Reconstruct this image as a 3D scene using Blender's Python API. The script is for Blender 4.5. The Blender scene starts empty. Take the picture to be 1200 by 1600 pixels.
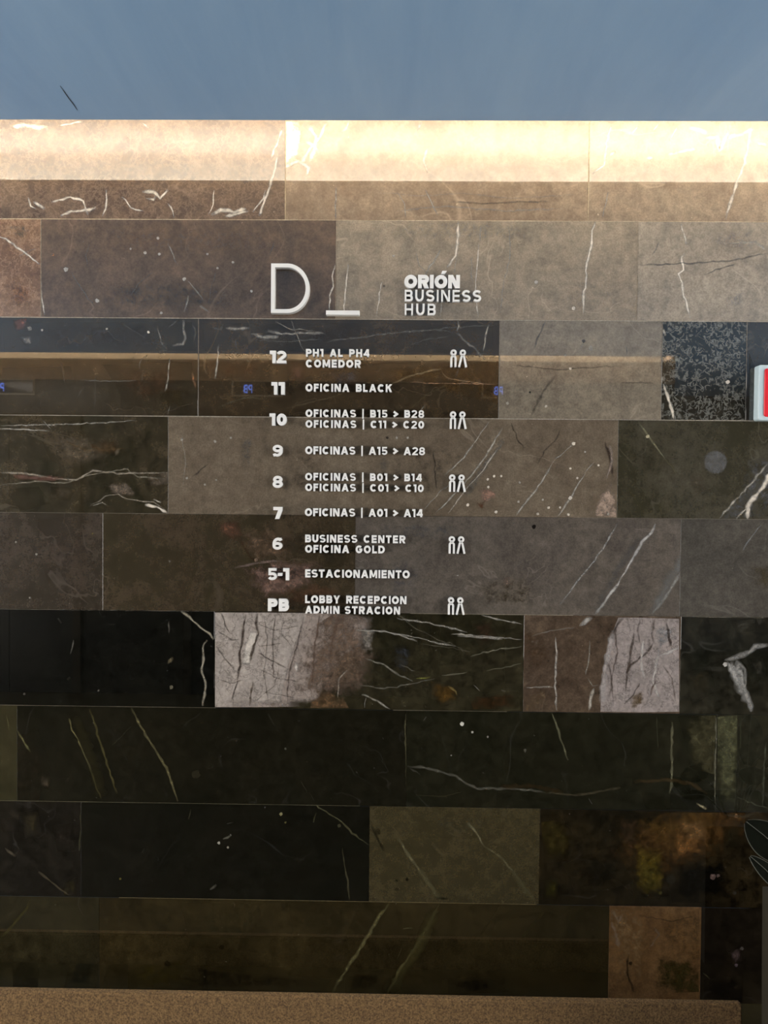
import bpy, bmesh, math, random
from mathutils import Vector, Matrix, noise as mnoise

C = bpy.context.scene.collection
scene = bpy.context.scene
R = random.Random(7)

# ------------------------------------------------------------------ camera, world, lights, exposure
CAM = Vector((0.0, -2.3926, 1.5674)); PITCH, YAW, ROLL, FPX = -0.02323, -0.01410, 0.00921, 1217.6
fwd = Vector((math.sin(YAW)*math.cos(PITCH), math.cos(PITCH)*math.cos(YAW), math.sin(PITCH)))
r0 = Vector((math.cos(YAW), -math.sin(YAW), 0)); u0 = r0.cross(fwd)
right = math.cos(ROLL)*r0 + math.sin(ROLL)*u0; up = -math.sin(ROLL)*r0 + math.cos(ROLL)*u0
cd = bpy.data.cameras.new('camera'); cam = bpy.data.objects.new('camera', cd); C.objects.link(cam)
m = Matrix((right, up, -fwd)).transposed().to_4x4(); m.translation = CAM; cam.matrix_world = m
cd.sensor_fit = 'VERTICAL'; cd.sensor_height = 24; cd.lens = 24*FPX/1600; cd.clip_start = 0.01
scene.camera = cam

W = bpy.data.worlds.new('world'); scene.world = W; W.use_nodes = True
W.node_tree.nodes['Background'].inputs[0].default_value = (1.0, 0.955, 0.90, 1)
W.node_tree.nodes['Background'].inputs[1].default_value = 12.6   # made-up daylight as fill, entering by the added glazed ends

LIP_Y, LIP_Z, LIP_T = -0.2334, 2.5905, 0.021      # edge of the dropped ceiling beside the stone wall
ROOM_W = 3.60                                     # distance to the lift wall

def area(name, loc, size, size_y, power, color, direction):
    l = bpy.data.lights.new(name, 'AREA'); l.shape = 'RECTANGLE'; l.size = size; l.size_y = size_y
    l.energy = power; l.color = color
    o = bpy.data.objects.new(name, l); C.objects.link(o); o.location = loc
    o.rotation_euler = Vector(direction).to_track_quat('-Z', 'Y').to_euler()
    return o
for s in (-1, 1):   # unseen lamps added along the lobby as fill light
    area('fill_lamp_light', (s*3.3, -1.9, LIP_Z-0.02), 0.9, 0.9, 22, (1.0, 0.95, 0.90), (0, 0, -1))
area('cove_led_light', (0, LIP_Y-0.13, LIP_Z+LIP_T+0.016), 8.6, 0.015, 47, (1.0, 0.89, 0.75), (0, -0.75, 0.65))
area('cove_led_light', (0, LIP_Y-0.10, LIP_Z+LIP_T+0.016), 8.6, 0.015, 31, (1.0, 0.88, 0.72), (0, 0.55, 0.8))
area('cove_led_light', (-1.2, -ROOM_W-LIP_Y+0.07, LIP_Z+LIP_T+0.012), 6.3, 0.015, 62, (1.0, 0.88, 0.70), (0, -0.25, 1))

for s in (-1, 1):   # light portals on the two added glazed ends (they guide sampling, they emit nothing)
    o = area('daylight_portal', (s*4.44, -1.85, 1.25), 2.9, 2.4, 1, (1, 1, 1), (-s, 0, 0)); o.data.cycles.is_portal = True

scene.view_settings.view_transform = 'Standard'; scene.view_settings.look = 'None'
scene.view_settings.gamma = 1; scene.view_settings.use_curve_mapping = False
scene.view_settings.exposure = 0.0

# ------------------------------------------------------------------ helpers
def at(px, py, y=0.0):
    """point on the plane at depth y seen at photograph pixel (1200 x 1600)"""
    d = fwd*FPX + right*(px-600) + up*(800-py)
    return CAM + d*((y-CAM.y)/d.y)

def lin(c, g=1.0):
    o = []
    for v in c[:3]:
        v = v/255; o.append((v/12.92 if v <= 0.04045 else ((v+0.055)/1.055)**2.4)*g)
    return tuple(o)+(1,)

class MB:
    """collects geometry for one mesh object"""
    def __init__(s): s.v = []; s.f = []; s.m = []; s.c = {}
    def face(s, idx, mi=0): s.f.append(tuple(idx)); s.m.append(mi)
    def add(s, *pts):
        n = len(s.v); s.v += [tuple(p) for p in pts]; return list(range(n, n+len(pts)))
    def box(s, a, b, mi=0):
        x0, y0, z0 = a; x1, y1, z1 = b
        i = s.add((x0,y0,z0),(x1,y0,z0),(x1,y1,z0),(x0,y1,z0),(x0,y0,z1),(x1,y0,z1),(x1,y1,z1),(x0,y1,z1))
        for q in ((0,1,5,4),(1,2,6,5),(2,3,7,6),(3,0,4,7),(4,5,6,7),(3,2,1,0)): s.face([i[k] for k in q], mi)
    def rbox(s, a, b, r=0.004, seg=3, mi=0):
        """box bevelled on every edge"""
        bm = bmesh.new(); bmesh.ops.create_cube(bm, size=1)
        for v in bm.verts:
            v.co = Vector([(a[k]+b[k])/2 + v.co[k]*(b[k]-a[k]) for k in range(3)])
        bmesh.ops.bevel(bm, geom=bm.edges[:], offset=r, segments=seg, affect='EDGES', profile=0.5)
        n = len(s.v); bm.verts.index_update()
        s.v += [tuple(v.co) for v in bm.verts]
        for f in bm.faces: s.face([n+v.index for v in f.verts], mi)
        bm.free()
    def slab(s, pts, y0, y1, mi=0):
        """polygon in x,z (counter-clockwise seen from -y) pulled from y0 (wall) out to y1"""
        n = len(pts); a = s.add(*[(p[0], y1, p[1]) for p in pts]); b = s.add(*[(p[0], y0, p[1]) for p in pts])
        s.face(a, mi); s.face(b[::-1], mi)
        for k in range(n): s.face((a[k], b[k], b[(k+1) % n], a[(k+1) % n]), mi)
    def build(s, name, mats, parent=None, loc=(0,0,0), smooth=False):
        me = bpy.data.meshes.new(name); me.from_pydata(s.v, [], s.f)
        for m_ in (mats if isinstance(mats, (list, tuple)) else [mats]): me.materials.append(m_)
        me.polygons.foreach_set('material_index', s.m)
        if smooth: me.polygons.foreach_set('use_smooth', [True]*len(s.f))
        if s.c:
            at_ = me.attributes.new('mark', 'FLOAT_COLOR', 'POINT')
            buf = []
            for i in range(len(s.v)): buf += s.c.get(i, (0,0,0,0))
            at_.data.foreach_set('color', buf)
        me.update(); o = bpy.data.objects.new(name, me); C.objects.link(o); o.location = loc
        if parent: o.parent = parent
        return o

def tag(o, label=None, cat=None, group=None, kind=None):
    for k, v in (('label', label), ('category', cat), ('group', group), ('kind', kind)):
        if v: o[k] = v
    return o
def empty(name, loc): 
    o = bpy.data.objects.new(name, None); C.objects.link(o); o.location = loc; o.empty_display_size = 0.05
    return o

# ------------------------------------------------------------------ materials
class NT:
    def __init__(s, name):
        s.mat = bpy.data.materials.new(name); s.mat.use_nodes = True; s.t = s.mat.node_tree
        s.b = s.t.nodes['Principled BSDF']; s.out = s.t.nodes['Material Output']
    def n(s, typ, **kw):
        o = s.t.nodes.new(typ)
        for k, v in kw.items(): setattr(o, k, v)
        return o
    def put(s, sock, v):
        if isinstance(v, bpy.types.NodeSocket): s.t.links.new(v, sock)
        elif v is not None: sock.default_value = v
    def noise(s, vec, scale, detail=4, rough=0.55, dist=0.0, lac=2.0):
        o = s.n('ShaderNodeTexNoise'); s.put(o.inputs['Vector'], vec); o.inputs['Scale'].default_value = scale
        o.inputs['Detail'].default_value = detail; o.inputs['Roughness'].default_value = rough
        o.inputs['Distortion'].default_value = dist; return o.outputs['Fac']
    def vor(s, vec, scale, feature='DISTANCE_TO_EDGE', rand=1.0):
        o = s.n('ShaderNodeTexVoronoi', feature=feature); s.put(o.inputs['Vector'], vec); o.inputs['Scale'].default_value = scale
        o.inputs['Randomness'].default_value = rand; return o.outputs['Distance']
    def rng(s, v, a, b, c=0.0, d=1.0, smooth=False):
        o = s.n('ShaderNodeMapRange'); o.clamp = True
        if smooth: o.interpolation_type = 'SMOOTHSTEP'
        s.put(o.inputs['Value'], v)
        for k, x in zip(('From Min','From Max','To Min','To Max'), (a, b, c, d)): s.put(o.inputs[k], x)
        return o.outputs['Result']
    def math(s, op, a, b=None):
        o = s.n('ShaderNodeMath', operation=op); s.put(o.inputs[0], a); s.put(o.inputs[1], b); return o.outputs[0]
    def mix(s, f, a, b, mode='MIX'):
        o = s.n('ShaderNodeMix', data_type='RGBA', blend_type=mode); s.put(o.inputs[0], f); s.put(o.inputs[6], a); s.put(o.inputs[7], b)
        return o.outputs[2]
    def obj(s, scale=(1,1,1), off=(0,0,0)):
        t = s.n('ShaderNodeTexCoord'); mp = s.n('ShaderNodeMapping'); s.t.links.new(t.outputs['Object'], mp.inputs['Vector'])
        mp.inputs['Scale'].default_value = scale; mp.inputs['Location'].default_value = off; return mp.outputs['Vector']
    def bump(s, h, strength, dist=0.001):
        o = s.n('ShaderNodeBump'); o.inputs['Strength'].default_value = strength; o.inputs['Distance'].default_value = dist
        s.put(o.inputs['Height'], h); s.t.links.new(o.outputs[0], s.b.inputs['Normal'])
    def set(s, **kw):
        for k, v in kw.items(): s.put(s.b.inputs[k.replace('_', ' ')], v)
        return s

STONE_IOR = 1.9
def stone(name, c1, c2, var=0.35, style=None, seed=0, hair=0.25, rough=0.09):
    n = NT(name); rr = random.Random(seed)
    off = (rr.uniform(-50,50), rr.uniform(-50,50), rr.uniform(-50,50))
    p = n.obj(off=off)
    lum = sum(c2[:3])/3; var = var*(1.0+1.1*max(0, 1-lum/0.035))
    big = n.rng(n.noise(p, 5.5, 8, 0.68, 0.8), 0.36, 0.64)
    col = n.mix(big, c1, c2)
    mott = n.rng(n.noise(p, 30, 9, 0.75), 0.32, 0.68, max(0.1, 1-var), 1+var)
    cm = n.n('ShaderNodeCombineColor'); [n.put(cm.inputs[k], mott) for k in range(3)]
    col = n.mix(1.0, col, cm.outputs[0], 'MULTIPLY')
    fine = n.rng(n.noise(p, 210, 3, 0.6), 0.25, 0.75, 0.78, 1.24)
    cf = n.n('ShaderNodeCombineColor'); [n.put(cf.inputs[k], fine) for k in range(3)]
    col = n.mix(1.0, col, cf.outputs[0], 'MULTIPLY')
    light = tuple(min(1, v*2.2+0.05) for v in c2[:3])+(1,)
    # hairline mineral threads
    if hair > 0:
        rid = n.math('ABSOLUTE', n.math('SUBTRACT', n.noise(p, 2.3, 4, 0.5, 1.2), 0.5))
        line = n.rng(rid, 0.0, 0.006, 1.0, 0.0)
        mask = n.rng(n.noise(p, 5, 2), 0.45, 0.62)
        col = n.mix(n.math('MULTIPLY', n.math('MULTIPLY', line, mask), hair), col, light)
    # pale crystals
    sp = n.rng(n.noise(p, 75, 2, 0.5), 0.765, 0.80)
    col = n.mix(n.math('MULTIPLY', sp, 0.7), col, light)
    if style == 'crack':
        w = n.noise(p, 9, 4); v2 = n.n('ShaderNodeVectorMath', operation='ADD')
        n.put(v2.inputs[0], p); cw = n.n('ShaderNodeCombineXYZ'); [n.put(cw.inputs[k], n.math('MULTIPLY', w, 0.16)) for k in range(3)]
        n.put(v2.inputs[1], cw.outputs[0])
        e = n.vor(v2.outputs[0], 13)
        col = n.mix(n.rng(e, 0.0, 0.035, 0.75, 0.0), col, tuple(v*0.25 for v in c1[:3])+(1,))
    if style == 'worm':
        rid = n.math('ABSOLUTE', n.math('SUBTRACT', n.noise(p, 62, 2, 0.5, 0.8), 0.5))
        msk = n.rng(n.noise(p, 45, 2), 0.36, 0.48)
        col = n.mix(n.math('MULTIPLY', n.rng(rid, 0.0, 0.08, 0.5, 0.0), msk), col, lin((165,165,158), 0.8))
    if style == 'web':
        rid = n.math('ABSOLUTE', n.math('SUBTRACT', n.noise(p, 26, 7, 0.72, 0.3), 0.5))
        col = n.mix(n.rng(rid, 0.0, 0.035, 0.30, 0.0), col, light)
    ro = n.rng(n.noise(p, 20, 4), 0.3, 0.7, rough*0.8, rough*1.25)
    n.set(Base_Color=col, Roughness=ro, IOR=STONE_IOR)
    return n.mat

def mark_material(name, ragged, cloud=False):
    n = NT(name); p = n.obj()
    a = n.n('ShaderNodeAttribute', attribute_name='mark')
    g = n.n('ShaderNodeNewGeometry').outputs['Position']
    if cloud:
        nz = n.noise(g, 42, 9, 0.78, 0.4)
        al = n.math('ADD', a.outputs['Alpha'], n.math('MULTIPLY', n.math('SUBTRACT', nz, 0.5), 2.7))
        al = n.math('MULTIPLY', n.rng(al, 0.15, 1.15, 0, 1, True), n.rng(a.outputs['Alpha'], 0.0, 0.45, 0, 1, True))
        v = n.rng(n.noise(g, 48, 8, 0.8), 0.34, 0.66, 0.35, 1.75)
    elif ragged:
        nz = n.noise(g, 26, 7, 0.7, 0.8)
        al = n.math('ADD', a.outputs['Alpha'], n.math('MULTIPLY', n.math('SUBTRACT', nz, 0.5), 1.5))
        al = n.math('MULTIPLY', n.rng(al, 0.15, 0.85, 0, 1, True), n.rng(a.outputs['Alpha'], 0.0, 0.25))
        al = n.math('MULTIPLY', al, n.rng(a.outputs['Alpha'], 0.0, 1.0, 0.35, 1.0))
        v = n.rng(n.noise(g, 90, 5, 0.7), 0.3, 0.7, 0.7, 1.3)
        ad = n.n('ShaderNodeVectorMath', operation='MULTIPLY_ADD'); cw = n.n('ShaderNodeCombineXYZ')
        [n.put(cw.inputs[k], n.math('MULTIPLY', n.noise(g, 12+k, 5, 0.65), 0.13)) for k in range(3)]
        n.put(ad.inputs[0], g); ad.inputs[1].default_value = (1, 1, 0.5); n.put(ad.inputs[2], cw.outputs[0])
        v = n.math('MULTIPLY', v, n.rng(n.vor(ad.outputs[0], 21), 0.0, 0.05, 0.55, 1.0))
        v = n.math('MULTIPLY', v, n.rng(n.noise(g, 14, 6, 0.7), 0.3, 0.7, 0.72, 1.2))
    else:
        nz = n.noise(g, 70, 4, 0.6)
        al = n.math('MULTIPLY', a.outputs['Alpha'], n.rng(nz, 0.3, 0.6, 0.5, 1.2))
        v = 1.0
    cf = n.n('ShaderNodeCombineColor'); [n.put(cf.inputs[k], v) for k in range(3)]
    col = n.mix(1.0, a.outputs['Color'], cf.outputs[0], 'MULTIPLY')
    n.set(Base_Color=col, Roughness=0.018, IOR=STONE_IOR)
    tr = n.n('ShaderNodeBsdfTransparent'); mx = n.n('ShaderNodeMixShader')
    n.put(mx.inputs[0], al); n.t.links.new(tr.outputs[0], mx.inputs[1]); n.t.links.new(n.b.outputs[0], mx.inputs[2])
    n.t.links.new(mx.outputs[0], n.out.inputs['Surface'])
    return n.mat
M_VEIN_REFL = mark_material('vein_and_reflection', False); M_PATCH = mark_material('mineral_patch', True); M_CLOUD_LIGHT = mark_material('cloud_and_painted_light', False, True)  # vein and cloud also carry painted reflections and shade

def plain(name, col, rough=0.5, metal=0.0, nscale=40, var=0.08, emit=None, es=0, ior=1.5, bump=0.0):
    n = NT(name); p = n.obj()
    v = n.rng(n.noise(p, nscale, 5), 0.3, 0.7, 1-var, 1+var)
    cf = n.n('ShaderNodeCombineColor'); [n.put(cf.inputs[k], v) for k in range(3)]
    n.set(Base_Color=n.mix(1.0, lin(col), cf.outputs[0], 'MULTIPLY'), Roughness=rough, Metallic=metal, IOR=ior)
    if emit: n.set(Emission_Color=lin(emit), Emission_Strength=es)
    if bump: n.bump(n.noise(p, nscale*2, 5), bump, 0.001)
    return n.mat

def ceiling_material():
    n = NT('ceiling_cool_tint'); p = n.obj(scale=(1, 0.16, 1))
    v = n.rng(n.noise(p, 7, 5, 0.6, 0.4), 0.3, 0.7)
    c = n.mix(v, lin((130,165,203)), lin((144,177,211)))  # blue tint puts the cool light into the ceiling colour
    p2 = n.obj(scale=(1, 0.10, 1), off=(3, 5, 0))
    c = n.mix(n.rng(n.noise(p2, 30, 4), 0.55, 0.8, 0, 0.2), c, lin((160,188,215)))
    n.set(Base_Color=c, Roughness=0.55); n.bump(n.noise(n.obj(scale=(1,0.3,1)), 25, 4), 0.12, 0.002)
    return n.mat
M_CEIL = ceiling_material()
M_COVE = plain('cove_white_paint', (236,232,224), 0.7, var=0.03)
M_GROUT = plain('grout', (40,38,32), 0.85, nscale=200, var=0.25)
M_LETTER = plain('white_lacquer', (244,243,240), 0.35, nscale=30, var=0.02)
M_LETTER_SIDE = plain('letter_edge', (200,200,200), 0.4, nscale=30, var=0.02)
M_FASCIA = plain('brown_stone_fascia', (118,94,70), 0.3, nscale=8, var=0.3)
M_LIFTWALL = plain('dark_stone_cladding', (30,28,23), 0.25, nscale=6, var=0.35)
M_BRONZE = plain('dark_bronze', (52,45,36), 0.35, 0.8, nscale=3, var=0.1)
M_FRAME = plain('display_bezel', (150,140,122), 0.4, nscale=20)
M_WALLSIDE = plain('dark_side_wall', (70,68,66), 0.6, nscale=5)
M_BLACKGLASS = plain('black_glass', (8,9,10), 0.08)
M_BLUE = plain('blue_display', (60,90,255), 0.5, emit=(120,160,255), es=3.0)
M_LAMP = plain('fill_lamp_diffuser', (240,240,235), 0.5, emit=(255,240,220), es=6)

# ------------------------------------------------------------------ setting
ZL = LIP_Z; YB = -ROOM_W; XL, XR = -4.5, 4.5; OPP_END = 2.12
def struct(name, mb, mat, parent=None, label=None):
    o = mb.build(name, mat, parent); tag(o, label, kind=None if parent else 'structure'); return o
b = MB(); b.box((XL, 0.012, -0.1), (XR, 0.15, 2.85)); wall = struct('wall_back', b, M_GROUT, None, 'wall clad in long polished brown and black stone tiles')
def floor_material():
    n = NT('floor_stone'); p = n.obj()
    c = n.mix(n.rng(n.noise(p, 3, 6), 0.3, 0.7), lin((40,35,17)), lin((50,43,22)))
    c = n.mix(n.rng(n.noise(p, 60, 4), 0.3, 0.7, 0, 0.35), c, lin((26,22,12)))
    n.set(Base_Color=c, Roughness=0.35); return n.mat
b = MB(); b.box((XL, -5.6, -0.1), (XR, 0.012, 0.0)); struct('floor', b, floor_material(), None, 'dark olive stone floor')
# dropped ceiling with a lit slot along both long walls
b = MB(); b.box((XL, YB-LIP_Y, ZL), (XR, LIP_Y, ZL+LIP_T))
b.box((OPP_END, -5.6, ZL), (XR, YB-LIP_Y, ZL+LIP_T))
ceil = struct('ceiling', b, M_CEIL, None, 'smooth ceiling tinted blue-grey for the cool light on it')
def on_ceiling(px, py):
    d = fwd*FPX + right*(px-600) + up*(800-py); q = CAM + d*((ZL-CAM.z)/d.z); return q
b = MB(); pts = [on_ceiling(*p) for p in ((94,134),(101,144),(108,154),(115,163),(121,172))]
for i, p in enumerate(pts):
    w = 0.0012 if 0 < i < 4 else 0.0002
    b.add((p.x-w, p.y, ZL-0.0006), (p.x+w, p.y, ZL-0.0006), (p.x-w, p.y, ZL), (p.x+w, p.y, ZL))
for i in range(4):
    k = 4*i; b.face((k, k+4, k+5, k+1)); b.face((k, k+2, k+6, k+4)); b.face((k+1, k+5, k+7, k+3))
o = struct('paint_scratch', b, plain('scratch_dark', (40,45,55), 0.8), ceil, 'thin dark scratch in the blue-tinted ceiling')
b = MB(); b.box((XL, -0.50, ZL+0.215), (XR, 0.012, ZL+0.235)); b.box((XL, -0.50, ZL+LIP_T), (XR, -0.485, ZL+0.215))
struct('trim_1', b, M_COVE, None, 'white lined light cove above the stone wall')
b = MB(); b.box((XL, YB-0.012, ZL+0.215), (OPP_END, YB+0.5, ZL+0.235)); b.box((XL, YB+0.485, ZL+LIP_T), (OPP_END, YB+0.5, ZL+0.215))
struct('trim_2', b, M_COVE, None, 'white lined light cove above the lift wall')
b = MB(); b.box((XL, YB+0.012, ZL-0.006), (OPP_END, YB+0.02, 2.80)); struct('trim_3', b, plain('bright_line_strip', (214,190,160), 0.6), None, 'cream strip added at the top of the lift wall for its bright line')  # pale strip added so the cove's bright line shows in reflection
# lift wall (seen mirrored in the polished stone)
front = MB(); front.box((XL, YB-0.15, -0.1), (OPP_END, YB, 2.425)); front = struct('wall_front', front, M_LIFTWALL, None, 'dark stone wall with the lift doors')
b = MB(); b.box((XL, YB-0.15, 2.425), (OPP_END, YB+0.012, 2.85)); struct('fascia', b, M_FASCIA, front, 'brown band above the lift doors')
for nm, xa, xb in (('wall_left', XL-0.1, XL), ('wall_right', XR, XR+0.1)):
    b = MB(); b.box((xa, -5.6, -0.1), (xb, -3.3, 2.85)); b.box((xa, -0.40, -0.1), (xb, 0.15, 2.85)); b.box((xa, -3.3, -0.1), (xb, -0.40, 0.0)); b.box((xa, -3.3, 2.5), (xb, -0.40, 2.85))
    struct(nm, b, M_WALLSIDE)
b = MB(); b.box((XL-0.1, -5.7, 2.85), (XR+0.1, 0.15, 2.95)); struct('ceiling_slab', b, M_WALLSIDE)
b = MB(); b.box((OPP_END, -5.7, -0.1), (XR+0.1, -5.6, 2.85)); b.box((OPP_END-0.1, -5.6, -0.1), (OPP_END, YB-0.15, 2.85)); struct('wall_passage', b, M_WALLSIDE)

# unseen glazed ends, made up to let fill daylight into the lobby
nd = NT('clear_pane'); tr = nd.n('ShaderNodeBsdfTransparent'); gl = nd.n('ShaderNodeBsdfGlossy'); gl.inputs['Roughness'].default_value = 0.02
mx = nd.n('ShaderNodeMixShader'); mx.inputs[0].default_value = 0.05
for a_, b_ in ((tr.outputs[0], mx.inputs[1]), (gl.outputs[0], mx.inputs[2]), (mx.outputs[0], nd.out.inputs['Surface'])): nd.t.links.new(a_, b_)
M_DAY = nd.mat
for nm, xx, dx in (('added_window_1', XL, 0.03), ('added_window_2', XR, -0.03)):
    b = MB()
    for (ya, yb_) in ((-3.3, -3.24), (-1.83, -1.77), (-0.46, -0.40)): b.box((min(xx, xx+2*dx), ya, 0.05), (max(xx, xx+2*dx), yb_, 2.45))
    for (za, zb_) in ((0.0, 0.05), (2.45, 2.5)): b.box((min(xx, xx+2*dx), -3.3, za), (max(xx, xx+2*dx), -0.40, zb_))
    wn = struct(nm, b, M_BRONZE, None, 'tall glazed end added to bring fill daylight into the lobby')
    for (ya, yb_) in ((-3.24, -1.83), (-1.77, -0.46)):
        b = MB(); b.box((min(xx+dx*0.5, xx+dx), ya, 0.05), (max(xx+dx*0.5, xx+dx), yb_, 2.45)); b.build('pane', M_DAY, wn)

# LED strips lying in the coves
for (y, x1, lab) in ((LIP_Y-0.13, XR-0.1, 'warm LED strip hidden in the cove over the stone wall'), (YB-LIP_Y+0.07, OPP_END-0.1, 'warm LED strip hidden in the cove over the lift wall')):
    t = empty('led_strip', (0, y, ZL+LIP_T))
    tag(t, lab, 'light strip', 'cove LED strips')
    b = MB(); b.box((XL+0.1, -0.008, 0), (x1, 0.008, 0.006)); b.build('strip_channel', plain('aluminium', (170,170,170), 0.4, 0.9), t)
    b = MB(); b.box((XL+0.1, -0.005, 0.006), (x1, 0.005, 0.009)); b.build('strip_diffuser', plain('warm_diffuser', (255,240,210), 0.5, emit=(255,214,150), es=12), t)
for s in (-1, 1):  # housings of the added fill lamps, unseen
    t = empty('fill_lamp', (s*3.3, -1.9, ZL))
    tag(t, 'square ceiling fill lamp added at the unseen %s end of the lobby' % ('left' if s < 0 else 'right'), 'lamp', 'added fill lamps')
    b = MB(); b.box((-0.48,-0.48,-0.012), (0.48,-0.45,0)); b.box((-0.48,0.45,-0.012), (0.48,0.48,0)); b.box((-0.48,-0.45,-0.012), (-0.45,0.45,0)); b.box((0.45,-0.45,-0.012), (0.48,0.45,0))
    b.build('lamp_frame', M_COVE, t)
    b = MB(); b.box((-0.45,-0.45,-0.006), (0.45,0.45,0)); b.build('diffuser', M_LAMP, t)

# ------------------------------------------------------------------ stone tiles
# (row k spans z 2.4-0.3k down to 2.1-0.3k; row -1 is the lit top band, x edges are photograph pixels)
T = []
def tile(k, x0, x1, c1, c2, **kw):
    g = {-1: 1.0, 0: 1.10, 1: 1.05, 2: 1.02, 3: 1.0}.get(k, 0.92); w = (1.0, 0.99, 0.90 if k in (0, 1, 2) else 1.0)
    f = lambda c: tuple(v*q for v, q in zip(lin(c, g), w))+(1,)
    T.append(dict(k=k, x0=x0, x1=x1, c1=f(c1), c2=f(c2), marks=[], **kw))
# top band (lit by the cove)
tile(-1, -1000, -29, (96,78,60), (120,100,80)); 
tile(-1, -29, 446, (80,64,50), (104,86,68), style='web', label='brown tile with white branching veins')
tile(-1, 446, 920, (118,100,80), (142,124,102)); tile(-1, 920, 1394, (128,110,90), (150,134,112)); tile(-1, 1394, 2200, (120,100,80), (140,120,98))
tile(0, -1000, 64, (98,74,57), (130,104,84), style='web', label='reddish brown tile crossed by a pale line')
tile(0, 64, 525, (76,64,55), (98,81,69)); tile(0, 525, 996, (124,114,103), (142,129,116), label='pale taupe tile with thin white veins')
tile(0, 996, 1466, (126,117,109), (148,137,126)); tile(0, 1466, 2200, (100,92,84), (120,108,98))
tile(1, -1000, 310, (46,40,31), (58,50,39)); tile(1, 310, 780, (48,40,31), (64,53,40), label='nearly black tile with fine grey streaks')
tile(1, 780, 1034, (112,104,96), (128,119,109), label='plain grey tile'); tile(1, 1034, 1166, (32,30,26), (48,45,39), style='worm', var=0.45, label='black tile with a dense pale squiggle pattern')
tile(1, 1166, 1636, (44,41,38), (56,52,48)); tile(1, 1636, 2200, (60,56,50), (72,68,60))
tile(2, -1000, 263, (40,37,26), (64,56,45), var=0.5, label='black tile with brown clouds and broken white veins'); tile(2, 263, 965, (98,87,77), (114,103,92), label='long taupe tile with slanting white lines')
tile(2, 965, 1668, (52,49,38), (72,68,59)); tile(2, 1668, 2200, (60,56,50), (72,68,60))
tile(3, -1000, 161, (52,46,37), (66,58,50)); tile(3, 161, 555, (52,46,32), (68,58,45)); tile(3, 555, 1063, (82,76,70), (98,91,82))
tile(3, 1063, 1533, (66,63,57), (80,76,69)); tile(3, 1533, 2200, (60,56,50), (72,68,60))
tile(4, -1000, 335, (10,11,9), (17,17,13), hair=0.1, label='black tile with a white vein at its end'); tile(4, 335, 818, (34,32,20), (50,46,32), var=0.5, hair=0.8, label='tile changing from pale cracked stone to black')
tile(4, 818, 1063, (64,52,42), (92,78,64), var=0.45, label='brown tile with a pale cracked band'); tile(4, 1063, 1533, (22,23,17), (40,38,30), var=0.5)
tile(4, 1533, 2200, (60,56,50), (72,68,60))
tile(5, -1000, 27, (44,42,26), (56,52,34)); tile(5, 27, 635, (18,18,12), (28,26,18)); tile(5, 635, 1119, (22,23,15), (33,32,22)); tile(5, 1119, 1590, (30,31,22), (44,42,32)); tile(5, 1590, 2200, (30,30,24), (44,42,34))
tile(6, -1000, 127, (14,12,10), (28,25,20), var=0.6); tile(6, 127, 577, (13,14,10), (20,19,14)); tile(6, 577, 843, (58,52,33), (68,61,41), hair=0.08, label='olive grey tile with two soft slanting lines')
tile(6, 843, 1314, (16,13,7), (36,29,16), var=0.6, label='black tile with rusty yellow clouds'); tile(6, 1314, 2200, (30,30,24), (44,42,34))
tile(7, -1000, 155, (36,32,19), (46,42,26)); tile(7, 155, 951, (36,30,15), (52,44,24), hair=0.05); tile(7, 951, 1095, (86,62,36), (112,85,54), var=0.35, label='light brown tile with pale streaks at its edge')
tile(7, 1095, 1565, (16,13,9), (32,26,18)); tile(7, 1565, 2200, (30,30,24), (44,42,34))

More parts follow.
